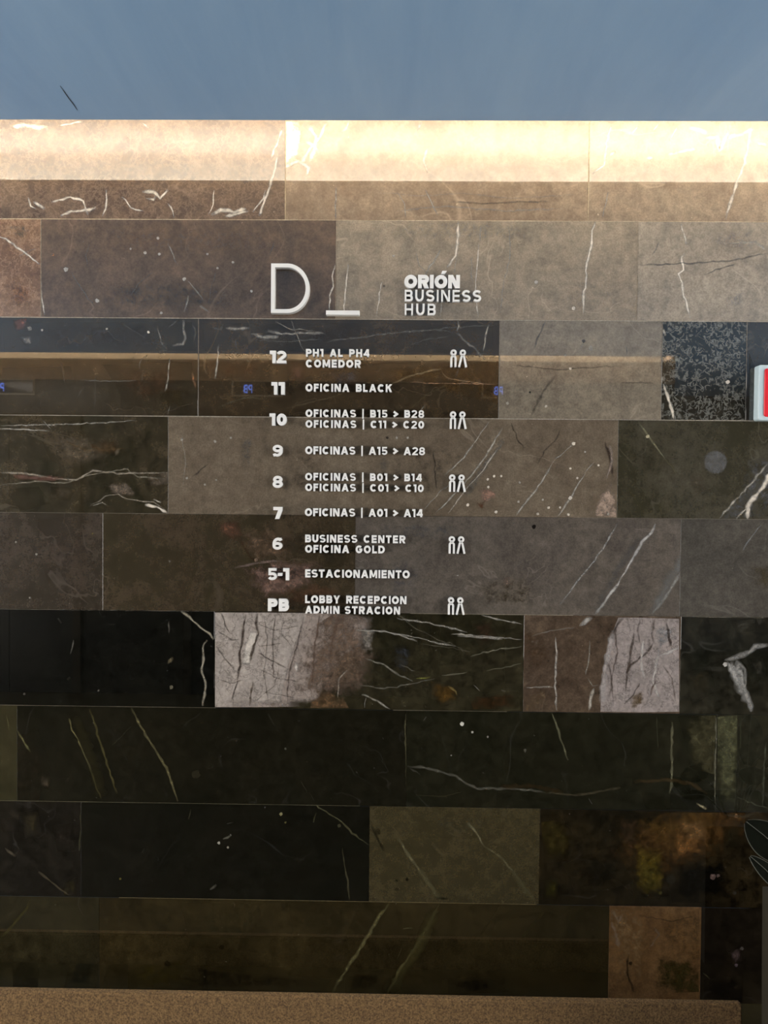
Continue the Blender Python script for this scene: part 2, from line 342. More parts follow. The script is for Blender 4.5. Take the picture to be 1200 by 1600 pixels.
WV = (225,215,200); GV = (170,165,155); DG = (110,106,98); OL = (96,92,62)
v = lambda pts, w=1.6, c=WV, a=0.8: ('v', pts, w, c, a)
p = lambda pts, c, a=0.6, f=0.55: ('p', pts, c, a, f)
d = lambda x, y, r, c=WV, a=0.9: ('d', [(x, y)], r, c, a)
MARKS = [
# --- top band
v([(20,198),(40,196),(62,200),(75,198)],5), v([(90,196),(130,190)],2), v([(198,210),(206,218)],5), v([(222,192),(232,200)],2),
v([(44,308),(48,322),(56,326)],2), v([(52,316),(70,326)],4), v([(80,316),(110,308),(130,314),(138,336)],2.5), v([(95,338),(112,330),(140,328),(150,324)],3.5), v([(166,296),(166,320),(160,338)],2),
v([(190,308),(205,325),(225,330)],2), v([(222,300),(240,300),(250,310),(262,296)],3.5), v([(228,310),(240,312),(244,306)],3), v([(262,318),(270,330),(272,340)],2), v([(335,296),(333,320),(326,335)],1.6),
v([(330,336),(345,328),(365,332),(385,326)],4), v([(352,338),(372,334),(388,330)],4), v([(405,338),(412,318),(420,296),(428,270),(434,240)],3,WV,.8), v([(424,248),(436,215),(442,200)],2.5), v([(378,258),(376,266)],6), v([(395,332),(412,310),(415,296)],2),
p([(410,341),(446,315),(446,343)],(215,200,170),.95,.8), p([(446,190),(476,190),(470,230),(464,258),(446,262)],(225,215,190),.9,.7),
v([(480,196),(494,212),(492,232),(484,252)],5,WV,.9), v([(470,258),(484,232),(500,215),(510,192)],3.5), v([(448,258),(466,252),(482,262),(480,275)],4), v([(545,190),(540,202),(532,208)],3), v([(476,222),(490,228),(498,238)],4),
v([(525,292),(524,318),(525,343)],1.6,GV,.8), v([(668,232),(662,250),(668,270)],3), v([(658,190),(652,206)],3,GV), v([(664,296),(672,312),(684,336)],1.4,GV), v([(620,300),(632,318),(634,340)],1.2,GV),
v([(590,300),(650,306),(720,302),(800,310),(900,304)],1,GV,.3), v([(620,330),(700,322),(790,330),(880,326)],2,GV,.35), v([(700,315),(760,318),(860,314)],2,(90,76,60),.4),
v([(926,272),(936,264),(944,258),(946,236),(955,196)],3), v([(952,244),(962,236)],4), v([(985,246),(995,240)],4), v([(1008,248),(1022,246)],4), v([(1040,242),(1060,238),(1090,232)],4,WV,.7),
v([(1075,200),(1095,204),(1110,210)],5), v([(1100,216),(1120,214),(1124,236),(1138,206),(1142,196)],5), v([(1135,215),(1160,210),(1178,200)],5), v([(1175,190),(1170,220),(1164,255),(1150,290),(1140,320),(1134,343)],3.5), v([(1180,222),(1200,228)],4),
v([(1020,205),(1030,192)],2), v([(1045,222),(1060,196)],2), v([(985,212),(1000,195)],2), v([(950,300),(942,340)],1.4,GV),
# --- row 0
v([(-6,368),(15,378),(38,394),(62,413)],2.2), v([(62,410),(64,450),(66,470),(70,492)],1.8), v([(30,400),(45,392),(60,388)],1.2,GV,.5),
p([(2,440),(30,430),(58,445),(55,480),(20,488),(2,475)],(118,78,52),.5), p([(4,350),(40,348),(58,360),(40,375),(8,372)],(120,100,76),.5),
p([(80,350),(300,348),(500,352),(500,400),(300,405),(90,400)],(98,76,62),.30), p([(100,440),(300,435),(400,450),(400,490),(120,490)],(58,58,58),.4),  # broad brown and grey patches paint cove light fading down the tile
d(103,421,4,GV), d(152,470,3.5,GV), d(252,489,2.2,GV), d(204,389,1.8,GV), d(227,395,2.6,GV), d(249,397,2.4,GV), d(247,372,2.4,GV), d(364,410,2.2,GV), d(340,419,2,GV), d(324,397,2,GV), d(393,455,2.2,GV), d(288,436,3,GV), d(83,398,2.4,(160,110,70)),
v([(112,424),(120,440),(135,462),(150,482)],1.2,DG,.6), v([(262,380),(268,392),(278,414)],1.2,GV,.6), v([(294,462),(290,480),(288,488)],2,GV,.7), v([(292,438),(305,452),(318,470)],1.2,GV,.5), v([(312,478),(328,488)],3,GV,.4), v([(205,460),(220,440),(240,425)],1,DG,.5), v([(138,420),(134,400),(140,380)],1,DG,.5), v([(338,425),(330,450),(326,480)],1,DG,.45), v([(420,400),(428,378)],1,DG,.5),
v([(524,412),(519,432),(521,448),(515,462),(515,484)],1.8,WV,.85), v([(544,412),(541,440),(539,465),(538,496)],2,WV,.85), v([(597,440),(593,465),(588,494)],1.6,WV,.8),
v([(688,390),(680,405),(664,430)],1.8,GV,.8), v([(716,346),(716,368),(712,400),(698,418)],3,WV,.9), v([(713,400),(710,430)],1.2,GV,.6), v([(748,380),(746,410),(743,440),(744,470),(747,496)],1.8,WV,.7), v([(752,352),(750,378)],1.5,GV,.6), v([(738,400),(736,430),(740,445)],1.2,GV,.5),
v([(794,350),(797,380),(796,405),(786,450),(782,490)],1.4,GV,.45), v([(930,346),(925,360),(924,385),(917,410),(915,450),(912,455),(911,490)],2.8,WV,.9), d(838,441,3,GV), d(896,482,3,WV), d(600,447,2,(90,80,70)), v([(572,462),(578,472)],2,(70,62,56),.8), d(615,400,2,GV),
v([(650,395),(655,415),(665,425)],1.2,GV,.5), v([(690,470),(688,494)],1.2,WV,.6), v([(682,465),(679,494)],1.4,WV,.7),
p([(860,420),(990,410),(994,490),(850,492)],(112,104,96),.25), p([(540,350),(700,348),(900,350),(880,380),(560,380)],(150,136,114),.35),  # pale upper patch paints the cove light on the tile top
v([(1064,350),(1069,366),(1072,382)],2,WV,.8), v([(1070,396),(1065,402),(1068,422),(1060,428),(1066,442),(1067,456),(1073,474),(1078,497)],2.6,WV,.9), v([(1000,414),(1060,412),(1140,408),(1200,395)],2,(96,86,78),.6), v([(1100,430),(1130,418),(1150,412)],1.5,(96,86,78),.6),
p([(1130,460),(1170,450),(1160,480),(1130,485)],(160,152,145),.5), p([(1090,360),(1190,355),(1195,395),(1110,392)],(160,145,130),.4), v([(1140,380),(1180,378),(1196,390)],3,GV,.5), v([(1030,378),(1018,400)],1.5,(90,82,75),.5),
# --- row 1
d(46,513,4,(120,116,110)), p([(20,500),(42,498),(38,516),(24,518)],(110,76,62),.8), p([(30,525),(50,524),(52,538),(38,540)],(120,116,110),.8), d(167,514,2,GV), d(232,519,2.2,WV), d(66,516,2,GV),
v([(190,505),(215,520),(230,530)],1.2,DG,.5), v([(246,510),(252,535),(262,545)],1.4,GV,.5), v([(286,500),(288,520),(290,528),(286,538),(270,541)],3,GV,.6), v([(262,512),(280,500)],1.4,DG,.6), v([(300,508),(306,520),(302,535)],2,DG,.6), v([(250,548),(262,548)],3,GV,.5), p([(140,515),(160,510),(165,530),(145,535)],(84,80,78),.5), v([(222,560),(218,576)],1.4,GV,.5),
v([(265,560),(263,592),(258,612)],1.8,GV,.7), v([(266,634),(262,648)],1.6,GV,.6), v([(128,594),(170,596),(214,595)],1.1,GV,.35), v([(150,585),(148,640)],1.2,DG,.35), v([(120,622),(132,605)],2,DG,.5), v([(225,575),(220,600)],1.2,DG,.5),  # faint level line paints the reflected header of the lift wall
p([(160,570),(300,566),(304,620),(200,640),(180,600)],(84,62,44),.5), p([(4,575),(110,572),(120,600),(60,615),(4,605)],(74,62,46),.45), p([(230,600),(300,600),(300,645),(240,640)],(58,48,28),.5),  # broad brown patches paint the warm lift wall reflected here
v([(342,538),(340,560),(336,592)],2,GV,.7), v([(300,582),(306,606)],3,(150,110,80),.7), v([(352,513),(372,514),(390,513)],3,GV,.65), v([(392,522),(410,527),(436,526)],3.5,GV,.6), v([(418,517),(440,522),(470,520),(506,521)],3,GV,.6), v([(430,502),(455,515),(490,516)],1.6,GV,.6), v([(350,505),(345,515),(330,512)],4,DG,.5),
v([(400,532),(450,534),(500,530)],1.4,DG,.6), v([(455,500),(470,540),(480,552)],1.2,GV,.5), v([(370,545),(368,530)],3,DG,.5), v([(506,535),(560,528),(620,520),(680,515),(710,521)],2,DG,.8), v([(715,500),(717,510),(714,518)],2.4,GV,.8), v([(764,506),(758,528),(755,550)],2,GV,.75), v([(712,520),(728,534),(745,548),(758,562)],3,DG,.9), v([(640,540),(660,532),(700,526)],1.4,DG,.6), v([(640,520),(700,512),(780,508)],1.4,DG,.5),
v([(612,600),(640,588),(670,580),(690,576)],1.8,(150,130,100),.6), v([(690,580),(698,590),(710,593),(760,600)],1.4,(170,140,110),.6), v([(640,598),(700,599),(778,601)],1,(190,150,120),.6), v([(640,640),(668,615),(700,600)],1.2,(130,115,80),.5), v([(440,640),(520,620),(600,596)],1.1,(130,115,90),.4), v([(336,640),(362,628),(380,622),(420,622)],1.4,(110,104,84),.5), v([(540,585),(560,600)],1.2,DG,.5), v([(665,632),(655,645)],1.6,GV,.5), v([(716,575),(712,590)],2,DG,.5), v([(455,590),(420,620)],1,DG,.3),  # thin level line across the right end paints the reflected header
p([(448,560),(475,562),(476,600),(450,602)],(104,76,60),.55), p([(560,570),(700,562),(778,566),(776,630),(640,600),(560,600)],(86,64,36),.5), p([(500,580),(560,575),(580,600),(520,610)],(74,72,74),.5), p([(320,560),(420,560),(420,590),(330,592)],(80,58,40),.5),  # brown patches under the reflected ceiling edge paint the lift wall's reflection
v([(852,502),(842,524),(835,545)],2,(84,80,76),.6), v([(868,586),(850,610),(830,650)],3,(84,80,74),.5), v([(800,570),(870,578),(960,572)],1.5,(90,80,72),.5), d(891,576,2.4,WV,.8), d(923,544,4,GV,.6), v([(912,534),(906,548)],1.4,GV,.5), d(853,635,2.2,WV,.7), d(793,630,2.5,GV,.7), d(883,555,2.4,GV,.5), v([(978,540),(980,556)],1.4,(80,76,74),.6), d(912,533,3,(66,62,60),.6), v([(970,598),(1020,598)],2,(80,76,72),.4),
d(828,613,1.8,(60,58,56)),
v([(1034,512),(1040,524)],5,GV,.8), v([(1036,563),(1052,557)],6,(220,190,160),.85), v([(1036,600),(1043,618),(1048,636),(1053,655)],3.4,WV,.9), d(1137,597,3.2,WV,.9), v([(1076,545),(1078,556)],3,GV,.7), v([(1082,650),(1088,645)],2,GV,.8),  # bright wedge paints the end of the reflected cove line
p([(1036,530),(1050,560),(1060,600),(1050,645),(1036,600)],(96,90,80),.4), p([(1170,550),(1180,575),(1182,640),(1170,645)],(50,42,24),.6),
# --- row 2
v([(-5,670),(30,671),(60,672),(78,673)],2,GV,.75), v([(0,665),(60,664),(140,662),(212,657)],1.6,GV,.6), v([(66,656),(80,670)],1.2,GV,.6), p([(60,680),(120,672),(195,690),(175,720),(120,738),(80,720)],(88,78,64),.8), p([(120,690),(190,685),(200,712),(150,712)],(74,58,38),.7),
v([(-5,738),(40,740),(90,748),(120,750),(145,735),(190,740),(230,739),(262,738)],2.2,(160,150,135),.75), v([(0,758),(60,752),(100,755),(140,742),(200,733),(215,745),(258,748)],1.6,(150,142,125),.6), v([(20,744),(70,748),(100,747)],5,(130,95,85),.5), p([(165,755),(200,748),(220,775),(190,780),(170,770)],(104,92,80),.85), p([(80,760),(120,762),(110,782),(80,780)],(80,70,55),.6), p([(220,742),(262,738),(262,755),(235,762)],(96,86,74),.7),
v([(140,792),(165,775),(185,772),(200,780),(240,784),(258,796)],1.6,(160,150,135),.6), v([(226,789),(245,792),(262,801)],3.2,WV,.9), v([(240,780),(252,785)],2.4,WV,.7), v([(145,790),(160,785),(168,790)],2,GV,.6), p([(3,765),(60,760),(80,785),(40,798),(3,790)],(58,52,38),.6), v([(185,700),(182,712)],5,(130,118,100),.6), v([(100,690),(140,705),(200,700)],1.2,(110,90,60),.6),
d(284,687,2.4,GV,.7), d(336,690,2.4,GV,.7), d(361,684,2,GV,.7), d(292,747,2.2,GV,.7), d(320,757,2,GV,.7), d(338,750,1.8,GV,.7), v([(284,680),(290,720),(286,760)],1.4,GV,.35), v([(300,745),(325,725)],2,(66,60,55),.5),
p([(380,670),(400,680),(392,740),(375,745),(372,700)],(104,98,92),.5), p([(560,690),(700,670),(780,700),(700,790),(560,780)],(76,66,56),.35), p([(430,690),(520,680),(520,780),(420,790)],(80,68,58),.35),
v([(696,742),(725,715),(748,682),(765,658)],1.8,GV,.7), v([(660,800),(690,765),(720,745)],1.2,GV,.5), v([(680,803),(712,770),(735,745),(760,712),(785,668)],2.2,GV,.75), v([(700,802),(730,762),(755,735),(778,700)],1.6,(190,182,170),.7), p([(700,800),(740,742),(790,672),(806,668),(770,720),(728,790)],(112,106,98),.6,.7),
v([(805,808),(825,780),(845,755),(862,725)],2.6,GV,.85), v([(862,725),(880,708),(896,692)],1.4,GV,.5), v([(870,810),(890,780),(900,762),(914,740)],2.6,GV,.8), v([(914,740),(928,722)],1.2,GV,.5),
v([(677,705),(680,740),(683,765)],1.4,(52,46,42),.7), v([(798,660),(810,690),(820,700)],1.8,(60,52,46),.6), v([(876,670),(866,690),(850,705),(840,725)],1.8,(66,56,50),.6), v([(945,690),(952,710),(958,745)],3,(60,48,42),.8), v([(952,695),(956,720),(948,748)],3,(150,135,125),.7), p([(935,770),(958,745),(963,808),(930,806)],(160,140,125),.85), p([(745,765),(758,755),(780,770),(774,782),(752,790)],(140,112,98),.85), p([(740,785),(760,780),(755,800)],(100,70,50),.7),
d(762,749,2,WV), d(772,744,2,WV), d(783,744,2,WV), d(763,761,2,WV), d(891,732,1.8,WV), d(902,747,1.8,WV), d(896,693,3,WV), d(875,793,1.8,WV), d(857,793,2.2,WV), d(840,803,2.4,WV,.7), d(891,778,3,WV,.8), d(812,754,2,GV), d(810,784,2,GV), d(848,781,1.8,GV), d(935,727,1.8,WV), d(731,789,2.6,WV), d(775,800,2.4,WV), d(888,804,2.2,WV), d(950,803,2,GV), d(620,684,2,GV), d(637,684,2,GV), d(605,684,2,(60,54,48)), d(725,662,2,GV), d(914,706,1.6,GV),
v([(598,716),(602,740)],9,(104,99,93),.35),  # pale upright bar paints a phone's reflection
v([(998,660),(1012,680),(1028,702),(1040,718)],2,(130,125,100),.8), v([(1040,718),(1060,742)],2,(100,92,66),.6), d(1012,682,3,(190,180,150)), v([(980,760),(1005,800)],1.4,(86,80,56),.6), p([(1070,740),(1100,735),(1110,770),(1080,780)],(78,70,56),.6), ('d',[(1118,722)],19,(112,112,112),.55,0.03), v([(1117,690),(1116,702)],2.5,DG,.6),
v([(1200,724),(1180,748),(1150,780),(1124,810)],2.4,GV,.7), v([(1210,728),(1192,762),(1174,782),(1168,792),(1168,812)],5,WV,.9), v([(1168,792),(1158,802),(1150,811)],2.4,GV,.8), p([(1160,700),(1260,680),(1260,808),(1130,810),(1150,770)],(92,92,94),.5), p([(985,670),(1060,670),(1050,760),(980,760)],(58,54,40),.4), v([(1030,785),(1033,808)],2,(92,86,60),.6),
# --- row 3
d(25,847,1.8,GV,.6), d(57,866,2,GV,.6), d(145,834,1.8,(120,108,60),.7), v([(278,840),(276,900)],2.4,(72,62,44),.5), p([(60,810),(150,812),(150,880),(80,930),(60,860)],(66,56,48),.4), d(47,934,1.8,GV,.5), d(265,877,1.8,GV,.4), v([(224,812),(222,880)],1.2,(66,60,44),.6),
p([(335,815),(375,808),(385,838),(370,850),(340,835)],(92,66,52),.85), p([(360,830),(420,815),(470,830),(470,880),(400,885),(372,862)],(98,80,64),.7), p([(366,886),(440,868),(520,872),(500,920),(420,950),(380,920)],(112,90,80),.85), p([(420,920),(500,905),(550,920),(545,952),(430,952)],(84,62,46),.7), v([(372,838),(390,870),(402,878)],2,(66,46,32),.7), v([(366,888),(400,880),(440,876)],3,(130,112,104),.6), d(400,875,3,(140,118,100),.7),
p([(470,820),(545,815),(550,900),(500,900)],(50,44,34),.6),
p([(600,860),(680,850),(660,950),(590,950)],(92,92,100),.35), p([(730,900),(860,890),(850,955),(720,955)],(72,62,46),.45), p([(560,812),(760,815),(740,850),(560,845)],(92,90,90),.4),  # bluish patch paints a standing person's faint reflection
v([(964,818),(945,852),(925,880),(905,905),(875,945)],2.2,(150,148,144),.75), v([(1024,818),(1018,832),(1002,848),(990,870),(980,888),(969,905)],3.2,(185,182,178),.9), v([(969,905),(960,920),(948,935),(930,960)],3,(180,177,172),.9), v([(1062,896),(1048,920),(1030,945),(1018,960)],3.4,(160,158,152),.85), v([(1018,960),(1048,905),(1080,860),(1100,820)],11,(118,117,114),.55), v([(930,958),(965,890),(1000,840)],8,(96,94,92),.35), v([(1190,820),(1180,832),(1166,850),(1160,862)],1.8,(130,130,130),.6),
d(834,823,3.6,(20,18,16)), v([(1005,876),(1016,875)],2.4,(50,46,42),.8), p([(780,900),(800,895),(805,915),(785,920)],(110,95,84),.5), d(716,859,1,GV,0), d(715,899,1.6,GV,.6), p([(1160,880),(1240,870),(1240,930),(1170,925)],(76,68,52),.6),
# --- row 4
v([(91,966),(96,974)],2.5,DG,.7), v([(170,976),(180,975)],1.6,DG,.5), v([(115,1000),(113,1012),(110,1022)],2.4,DG,.7), v([(105,1062),(110,1058)],3,DG,.4), d(154,1079,1.6,DG,.6), d(38,1084,2,DG,.4), v([(264,970),(264,990)],1.4,DG,.6), v([(270,1027),(262,1037)],4,(120,110,86),.7), d(268,1074,3.2,(110,104,86),.7),
v([(282,955),(296,964),(308,975),(318,984),(328,990),(334,999)],2.6,(168,160,140),.9), v([(324,1000),(317,1012),(318,1030),(315,1045),(321,1065),(320,1085),(317,1096),(317,1103)],2.6,(160,152,135),.85),
p([(336,957),(420,957),(500,958),(590,962),(575,1000),(560,1030),(515,1060),(500,1104),(400,1105),(336,1105),(336,1030)],(158,146,138),.98,.8),
p([(336,957),(480,958),(460,1020),(440,1104),(336,1104)],(172,162,154),.95,.85),
p([(455,1000),(520,960),(590,962),(600,1020),(585,1080),(540,1104),(440,1104)],(104,88,76),.9),
p([(490,1075),(530,1080),(545,1106),(485,1106)],(92,72,52),.8), p([(520,1010),(570,1000),(575,1060),(530,1090),(510,1060)],(96,80,66),.8), p([(560,970),(590,975),(585,1030),(560,1020)],(120,114,106),.7),
v([(384,960),(380,985),(378,1005),(374,1022),(376,1040),(370,1062)],3,(74,64,58),.9), v([(402,958),(400,975),(404,990),(396,1010),(390,1035)],3,(80,70,62),.9), p([(392,985),(402,985),(399,1010),(390,1040),(378,1040),(384,1005)],(205,196,186),.95,.8), v([(392,975),(402,972)],4,(60,50,44),.8), v([(345,958),(352,978),(360,990)],2,(90,80,74),.7), v([(338,1010),(352,1030),(366,1045)],2,(100,90,82),.6), v([(372,1060),(366,1080),(362,1095)],2,(80,70,64),.7), v([(395,1065),(390,1103)],2.5,(90,78,68),.8), v([(402,1020),(440,1040),(450,1045)],1.6,(96,84,76),.7), v([(430,958),(426,1010),(428,1060)],1.8,(96,84,78),.7), v([(475,962),(466,1000),(452,1050),(448,1100)],2,(90,78,72),.7), v([(462,1035),(464,1050)],4,(215,205,196),.9), v([(405,1010),(440,1005)],1.2,(100,90,82),.6), v([(410,1080),(460,1090)],1.2,(100,90,82),.6), v([(500,960),(492,1010),(488,1070)],2,(104,84,72),.7), v([(530,962),(520,1000),(515,1030)],2.4,(104,84,72),.7), v([(412,960),(418,1000),(412,1050),(420,1100)],1.4,(104,92,84),.6), p([(4,504),(300,503),(306,548),(6,550)],(70,60,52),.45), p([(316,505),(600,505),(770,508),(770,552),(320,548)],(70,60,52),.4),  # last two patches paint the reflected ceiling's grey on row 1
v([(340,1060),(360,1068),(380,1062)],1.2,(104,92,84),.6), v([(444,965),(440,990),(456,1010)],1.2,(104,92,84),.6), v([(340,985),(362,1000),(378,998)],1.4,(100,90,82),.6), v([(402,975),(430,985),(470,978)],1.2,(100,90,82),.6), v([(405,1045),(435,1060),(470,1065)],1.4,(100,90,82),.6), v([(400,1095),(430,1070),(436,1040)],1.2,(100,90,82),.6), v([(545,1045),(530,1060),(528,1090)],2,(150,140,128),.7),
v([(556,984),(600,986),(630,994),(652,1002)],2.2,GV,.7), v([(620,966),(665,972),(700,980),(730,988)],2.2,GV,.65), v([(610,988),(660,998),(690,1006),(712,1010)],1.8,GV,.6), v([(705,991),(735,992),(745,995),(785,998)],2.4,GV,.8), v([(715,994),(760,994),(815,999)],1.4,GV,.6), v([(752,961),(790,970),(815,975)],2,GV,.7), v([(735,1026),(770,1016),(815,1010)],1.8,(130,126,108),.65), v([(690,1055),(730,1050)],1.6,(130,126,108),.6), v([(760,1048),(790,1042),(815,1036)],1.4,(120,116,96),.5), v([(572,1030),(600,1038),(625,1056),(645,1064)],2.4,(140,136,124),.65), v([(560,1070),(600,1076),(645,1068),(680,1060)],1.6,(120,116,104),.6), v([(565,1085),(590,1095),(610,1108)],2.4,(150,146,134),.7), v([(572,1090),(570,1106)],1.6,GV,.5), v([(700,1072),(712,1080),(714,1086)],2.4,(150,130,80),.7), v([(650,1060),(672,1058)],2,(120,120,60),.6), v([(740,1070),(750,1080)],1.6,GV,.5), v([(783,1078),(790,1080)],2,GV,.5), v([(625,1038),(650,1048)],1.4,(120,116,104),.5), v([(655,1005),(700,1012),(735,1018)],1.2,(110,106,90),.5),
p([(670,1060),(715,1070),(720,1095),(690,1105),(670,1085)],(76,56,26),.8), p([(735,970),(770,965),(780,1000),(750,1020)],(62,46,34),.6), p([(730,1085),(810,1080),(812,1108),(740,1108)],(62,42,24),.6), p([(610,1000),(650,1000),(640,1060),(612,1058)],(56,58,62),.5),  # last grey-blue patch paints the lower part of a person's reflection
v([(868,995),(870,1020),(867,1060),(870,1110)],2.6,(175,168,158),.8), v([(921,1000),(920,1030),(915,1055)],2,(150,142,130),.6), v([(928,1075),(922,1095),(920,1110)],3.2,(180,172,160),.85), v([(822,1074),(850,1073),(865,1074)],2,(160,152,140),.7), v([(918,1060),(926,1072),(935,1070)],1.6,(150,142,130),.6), v([(905,978),(918,968),(925,965)],5,(180,175,168),.7), v([(830,995),(860,985),(900,980)],1.4,(140,130,118),.5), p([(820,990),(850,985),(870,1020),(840,1060),(822,1050)],(84,66,50),.6), p([(822,1070),(860,1075),(860,1108),(822,1110)],(104,86,66),.6), p([(825,1000),(845,1000),(840,1010)],(140,128,114),.6),
p([(966,965),(1000,965),(1061,967),(1061,1112),(1000,1113),(938,1112),(940,1060),(948,1010)],(150,140,136),.98,.85), v([(958,985),(950,1020),(944,1050),(940,1100)],7,(182,174,170),.7), p([(982,1085),(1005,1075),(1010,1105),(985,1110)],(96,80,60),.8), p([(1020,975),(1055,975),(1050,1000),(1025,1030)],(132,130,130),.7),
v([(990,990),(985,1020),(980,1050),(978,1080)],3,(86,76,70),.85), v([(1020,1005),(1010,1020),(985,1040),(978,1052)],2.6,(76,66,60),.85), v([(1040,968),(1044,985),(1048,1010)],3,(66,58,54),.85), v([(1030,1090),(1020,1065),(1024,1040),(1030,1020)],3,(190,184,178),.7), v([(1005,1000),(1002,1040),(1008,1060)],3.4,(196,190,184),.6), v([(960,980),(965,1020),(955,1060),(958,1100)],2,(96,84,78),.75), v([(1030,1025),(1048,1018),(1061,1012)],3,(190,184,178),.7), v([(975,965),(965,975),(958,990)],3,(60,52,48),.7), v([(1000,1066),(990,1085),(975,1100)],2,(86,76,70),.7), v([(1015,1090),(1025,1060)],2,(90,70,60),.6), v([(1022,968),(1018,990),(1022,1005)],3,(90,82,78),.8), v([(950,1035),(956,1060),(952,1090)],2,(90,80,74),.7), v([(1000,965),(996,985),(1000,1005)],2,(100,90,86),.7), v([(1035,1040),(1050,1060),(1055,1095)],1.6,(110,98,90),.7),
p([(1130,1030),(1150,1022),(1165,1040),(1168,1070),(1172,1100),(1160,1085),(1140,1060)],(150,148,144),.9), v([(1140,1040),(1150,1058),(1158,1078),(1168,1098)],9,(140,138,134),.6), v([(1136,1034),(1146,1050),(1152,1070)],5,(178,176,172),.7), v([(1150,1032),(1164,1046),(1166,1070)],4,(150,148,144),.5), v([(1132,1032),(1155,1025),(1172,1018),(1180,1010),(1200,1007)],5,(140,138,134),.75), v([(1162,1070),(1170,1095),(1174,1112)],5,(150,148,144),.75), p([(1140,970),(1180,968),(1180,985),(1150,990)],(70,68,60),.5), p([(1070,1050),(1110,1040),(1120,1080),(1080,1100)],(54,48,34),.5), d(1133,1038,4,(190,186,180),.8), p([(1170,1030),(1195,1025),(1197,1060),(1180,1060)],(60,58,50),.5),
# --- row 5
v([(10,1118),(14,1140)],1.4,OL,.6), v([(28,1142),(38,1160),(48,1175)],2.2,OL,.8), p([(28,1150),(60,1140),(80,1200),(60,1250),(28,1250)],(36,30,20),.5), p([(60,1205),(80,1210),(78,1235),(62,1230)],(70,62,50),.6), v([(108,1122),(112,1140),(122,1155),(130,1175),(137,1190),(142,1206)],2.2,(104,98,66),.85), v([(142,1206),(150,1230),(158,1248)],2,(90,84,54),.7), v([(140,1108),(150,1135),(160,1170),(172,1205),(183,1240)],2.4,(86,80,50),.75), v([(205,1106),(222,1138),(242,1170),(262,1205),(272,1235),(278,1252)],2.8,(100,94,66),.85), v([(118,1120),(140,1180),(160,1245)],14,(48,44,26),.5), v([(175,1165),(205,1135)],1,(60,58,44),.6), ('d',[(306,1210)],7,(58,54,40),.5,.2), v([(104,1218),(108,1220)],6,(66,58,54),.6),
v([(419,1115),(430,1135)],1.4,(60,58,48),.6), d(446,1170,2,(90,88,76),.6), v([(485,1240),(490,1250)],1.4,(100,98,80),.7), v([(470,1220),(480,1240)],1.2,(70,68,54),.5), v([(634,1115),(633,1160),(636,1200),(635,1250)],2,(96,92,68),.7), d(300,1180,1,DG,0),
v([(636,1197),(665,1200),(690,1206),(712,1212),(728,1224),(745,1232),(790,1232),(830,1234),(850,1238)],3,(96,94,84),.8), v([(650,1242),(690,1244),(720,1238)],1.2,(66,62,44),.6), v([(640,1200),(656,1210)],1.6,(84,82,74),.6), d(722,1131,3.6,(225,222,210)), d(738,1144,2,(180,178,166)), d(762,1151,1.6,GV,.5), d(820,1172,2.4,(100,96,80),.6), d(762,1152,1.4,GV,.5), d(705,1180,1.4,GV,.5), v([(662,1126),(666,1120)],1.4,GV,.5),
v([(862,1114),(870,1135),(878,1160),(888,1188)],2.4,(110,108,84),.8), v([(1050,1128),(1049,1165),(1050,1200),(1046,1240)],3,(104,102,80),.8), v([(1118,1120),(1120,1160),(1118,1200),(1119,1262)],3.6,(112,110,92),.85), v([(1026,1120),(1028,1170)],1.2,(66,66,50),.6), v([(850,1238),(900,1242),(930,1238),(970,1230)],2.4,(76,70,54),.7), v([(780,1230),(830,1228),(880,1238)],5,(56,44,26),.6), v([(990,1222),(1040,1218),(1080,1224),(1105,1240)],4,(66,54,34),.7), v([(920,1248),(925,1256)],1.8,GV,.5), v([(1088,1255),(1104,1264)],3.4,(150,140,110),.8), v([(822,1170),(820,1176)],2.5,GV,.4), p([(1060,1120),(1118,1118),(1116,1210),(1080,1200)],(58,55,38),.85), p([(1000,1240),(1110,1240),(1116,1266),(1010,1264)],(22,22,12),.6),
p([(1121,1120),(1152,1118),(1152,1264),(1121,1264)],(70,70,50),.9), v([(1158,1118),(1156,1170)],1.6,(66,68,52),.6), v([(1197,1160),(1194,1200),(1192,1260)],2.4,(78,80,66),.6), v([(1150,1245),(1180,1258),(1200,1262)],1.6,(80,82,66),.5),
# --- row 6
p([(30,1270),(60,1265),(65,1300),(40,1310)],(56,50,34),.6), p([(80,1290),(115,1285),(118,1330),(90,1330)],(48,42,36),.5), p([(0,1280),(30,1275),(30,1300),(5,1300)],(44,38,34),.6), v([(8,1325),(24,1338)],3,(88,80,66),.7), v([(60,1362),(80,1378),(95,1390),(108,1399)],2.4,(84,76,60),.75), v([(126,1256),(127,1290),(124,1330)],2.4,(70,68,50),.7), p([(100,1380),(120,1370),(120,1398),(100,1398)],(56,50,26),.6),
v([(364,1285),(355,1287)],2.4,(120,118,106),.7), d(360,1304,1,DG,.8), v([(362,1304),(348,1311)],2.8,(130,126,110),.7), d(342,1317,2.6,(170,166,150),.9), d(356,1324,2,(140,136,120),.8), v([(338,1382),(328,1390)],3,(110,106,94),.7), v([(226,1325),(222,1332)],2.4,(86,84,70),.6), v([(298,1265),(295,1280)],1.8,(80,78,60),.6), d(188,1373,1.8,(110,100,50),.7), d(439,1272,2.8,(130,124,90),.9), d(446,1285,1.8,(100,96,60),.8), v([(486,1244),(498,1262),(520,1275),(535,1285),(550,1302),(568,1314),(576,1320)],2,(92,90,66),.8), v([(494,1270),(490,1285)],2,(86,84,60),.7), v([(535,1325),(538,1350),(544,1380),(547,1406)],1.8,(84,80,60),.7), d(530,1290,3,(70,68,50),.7),
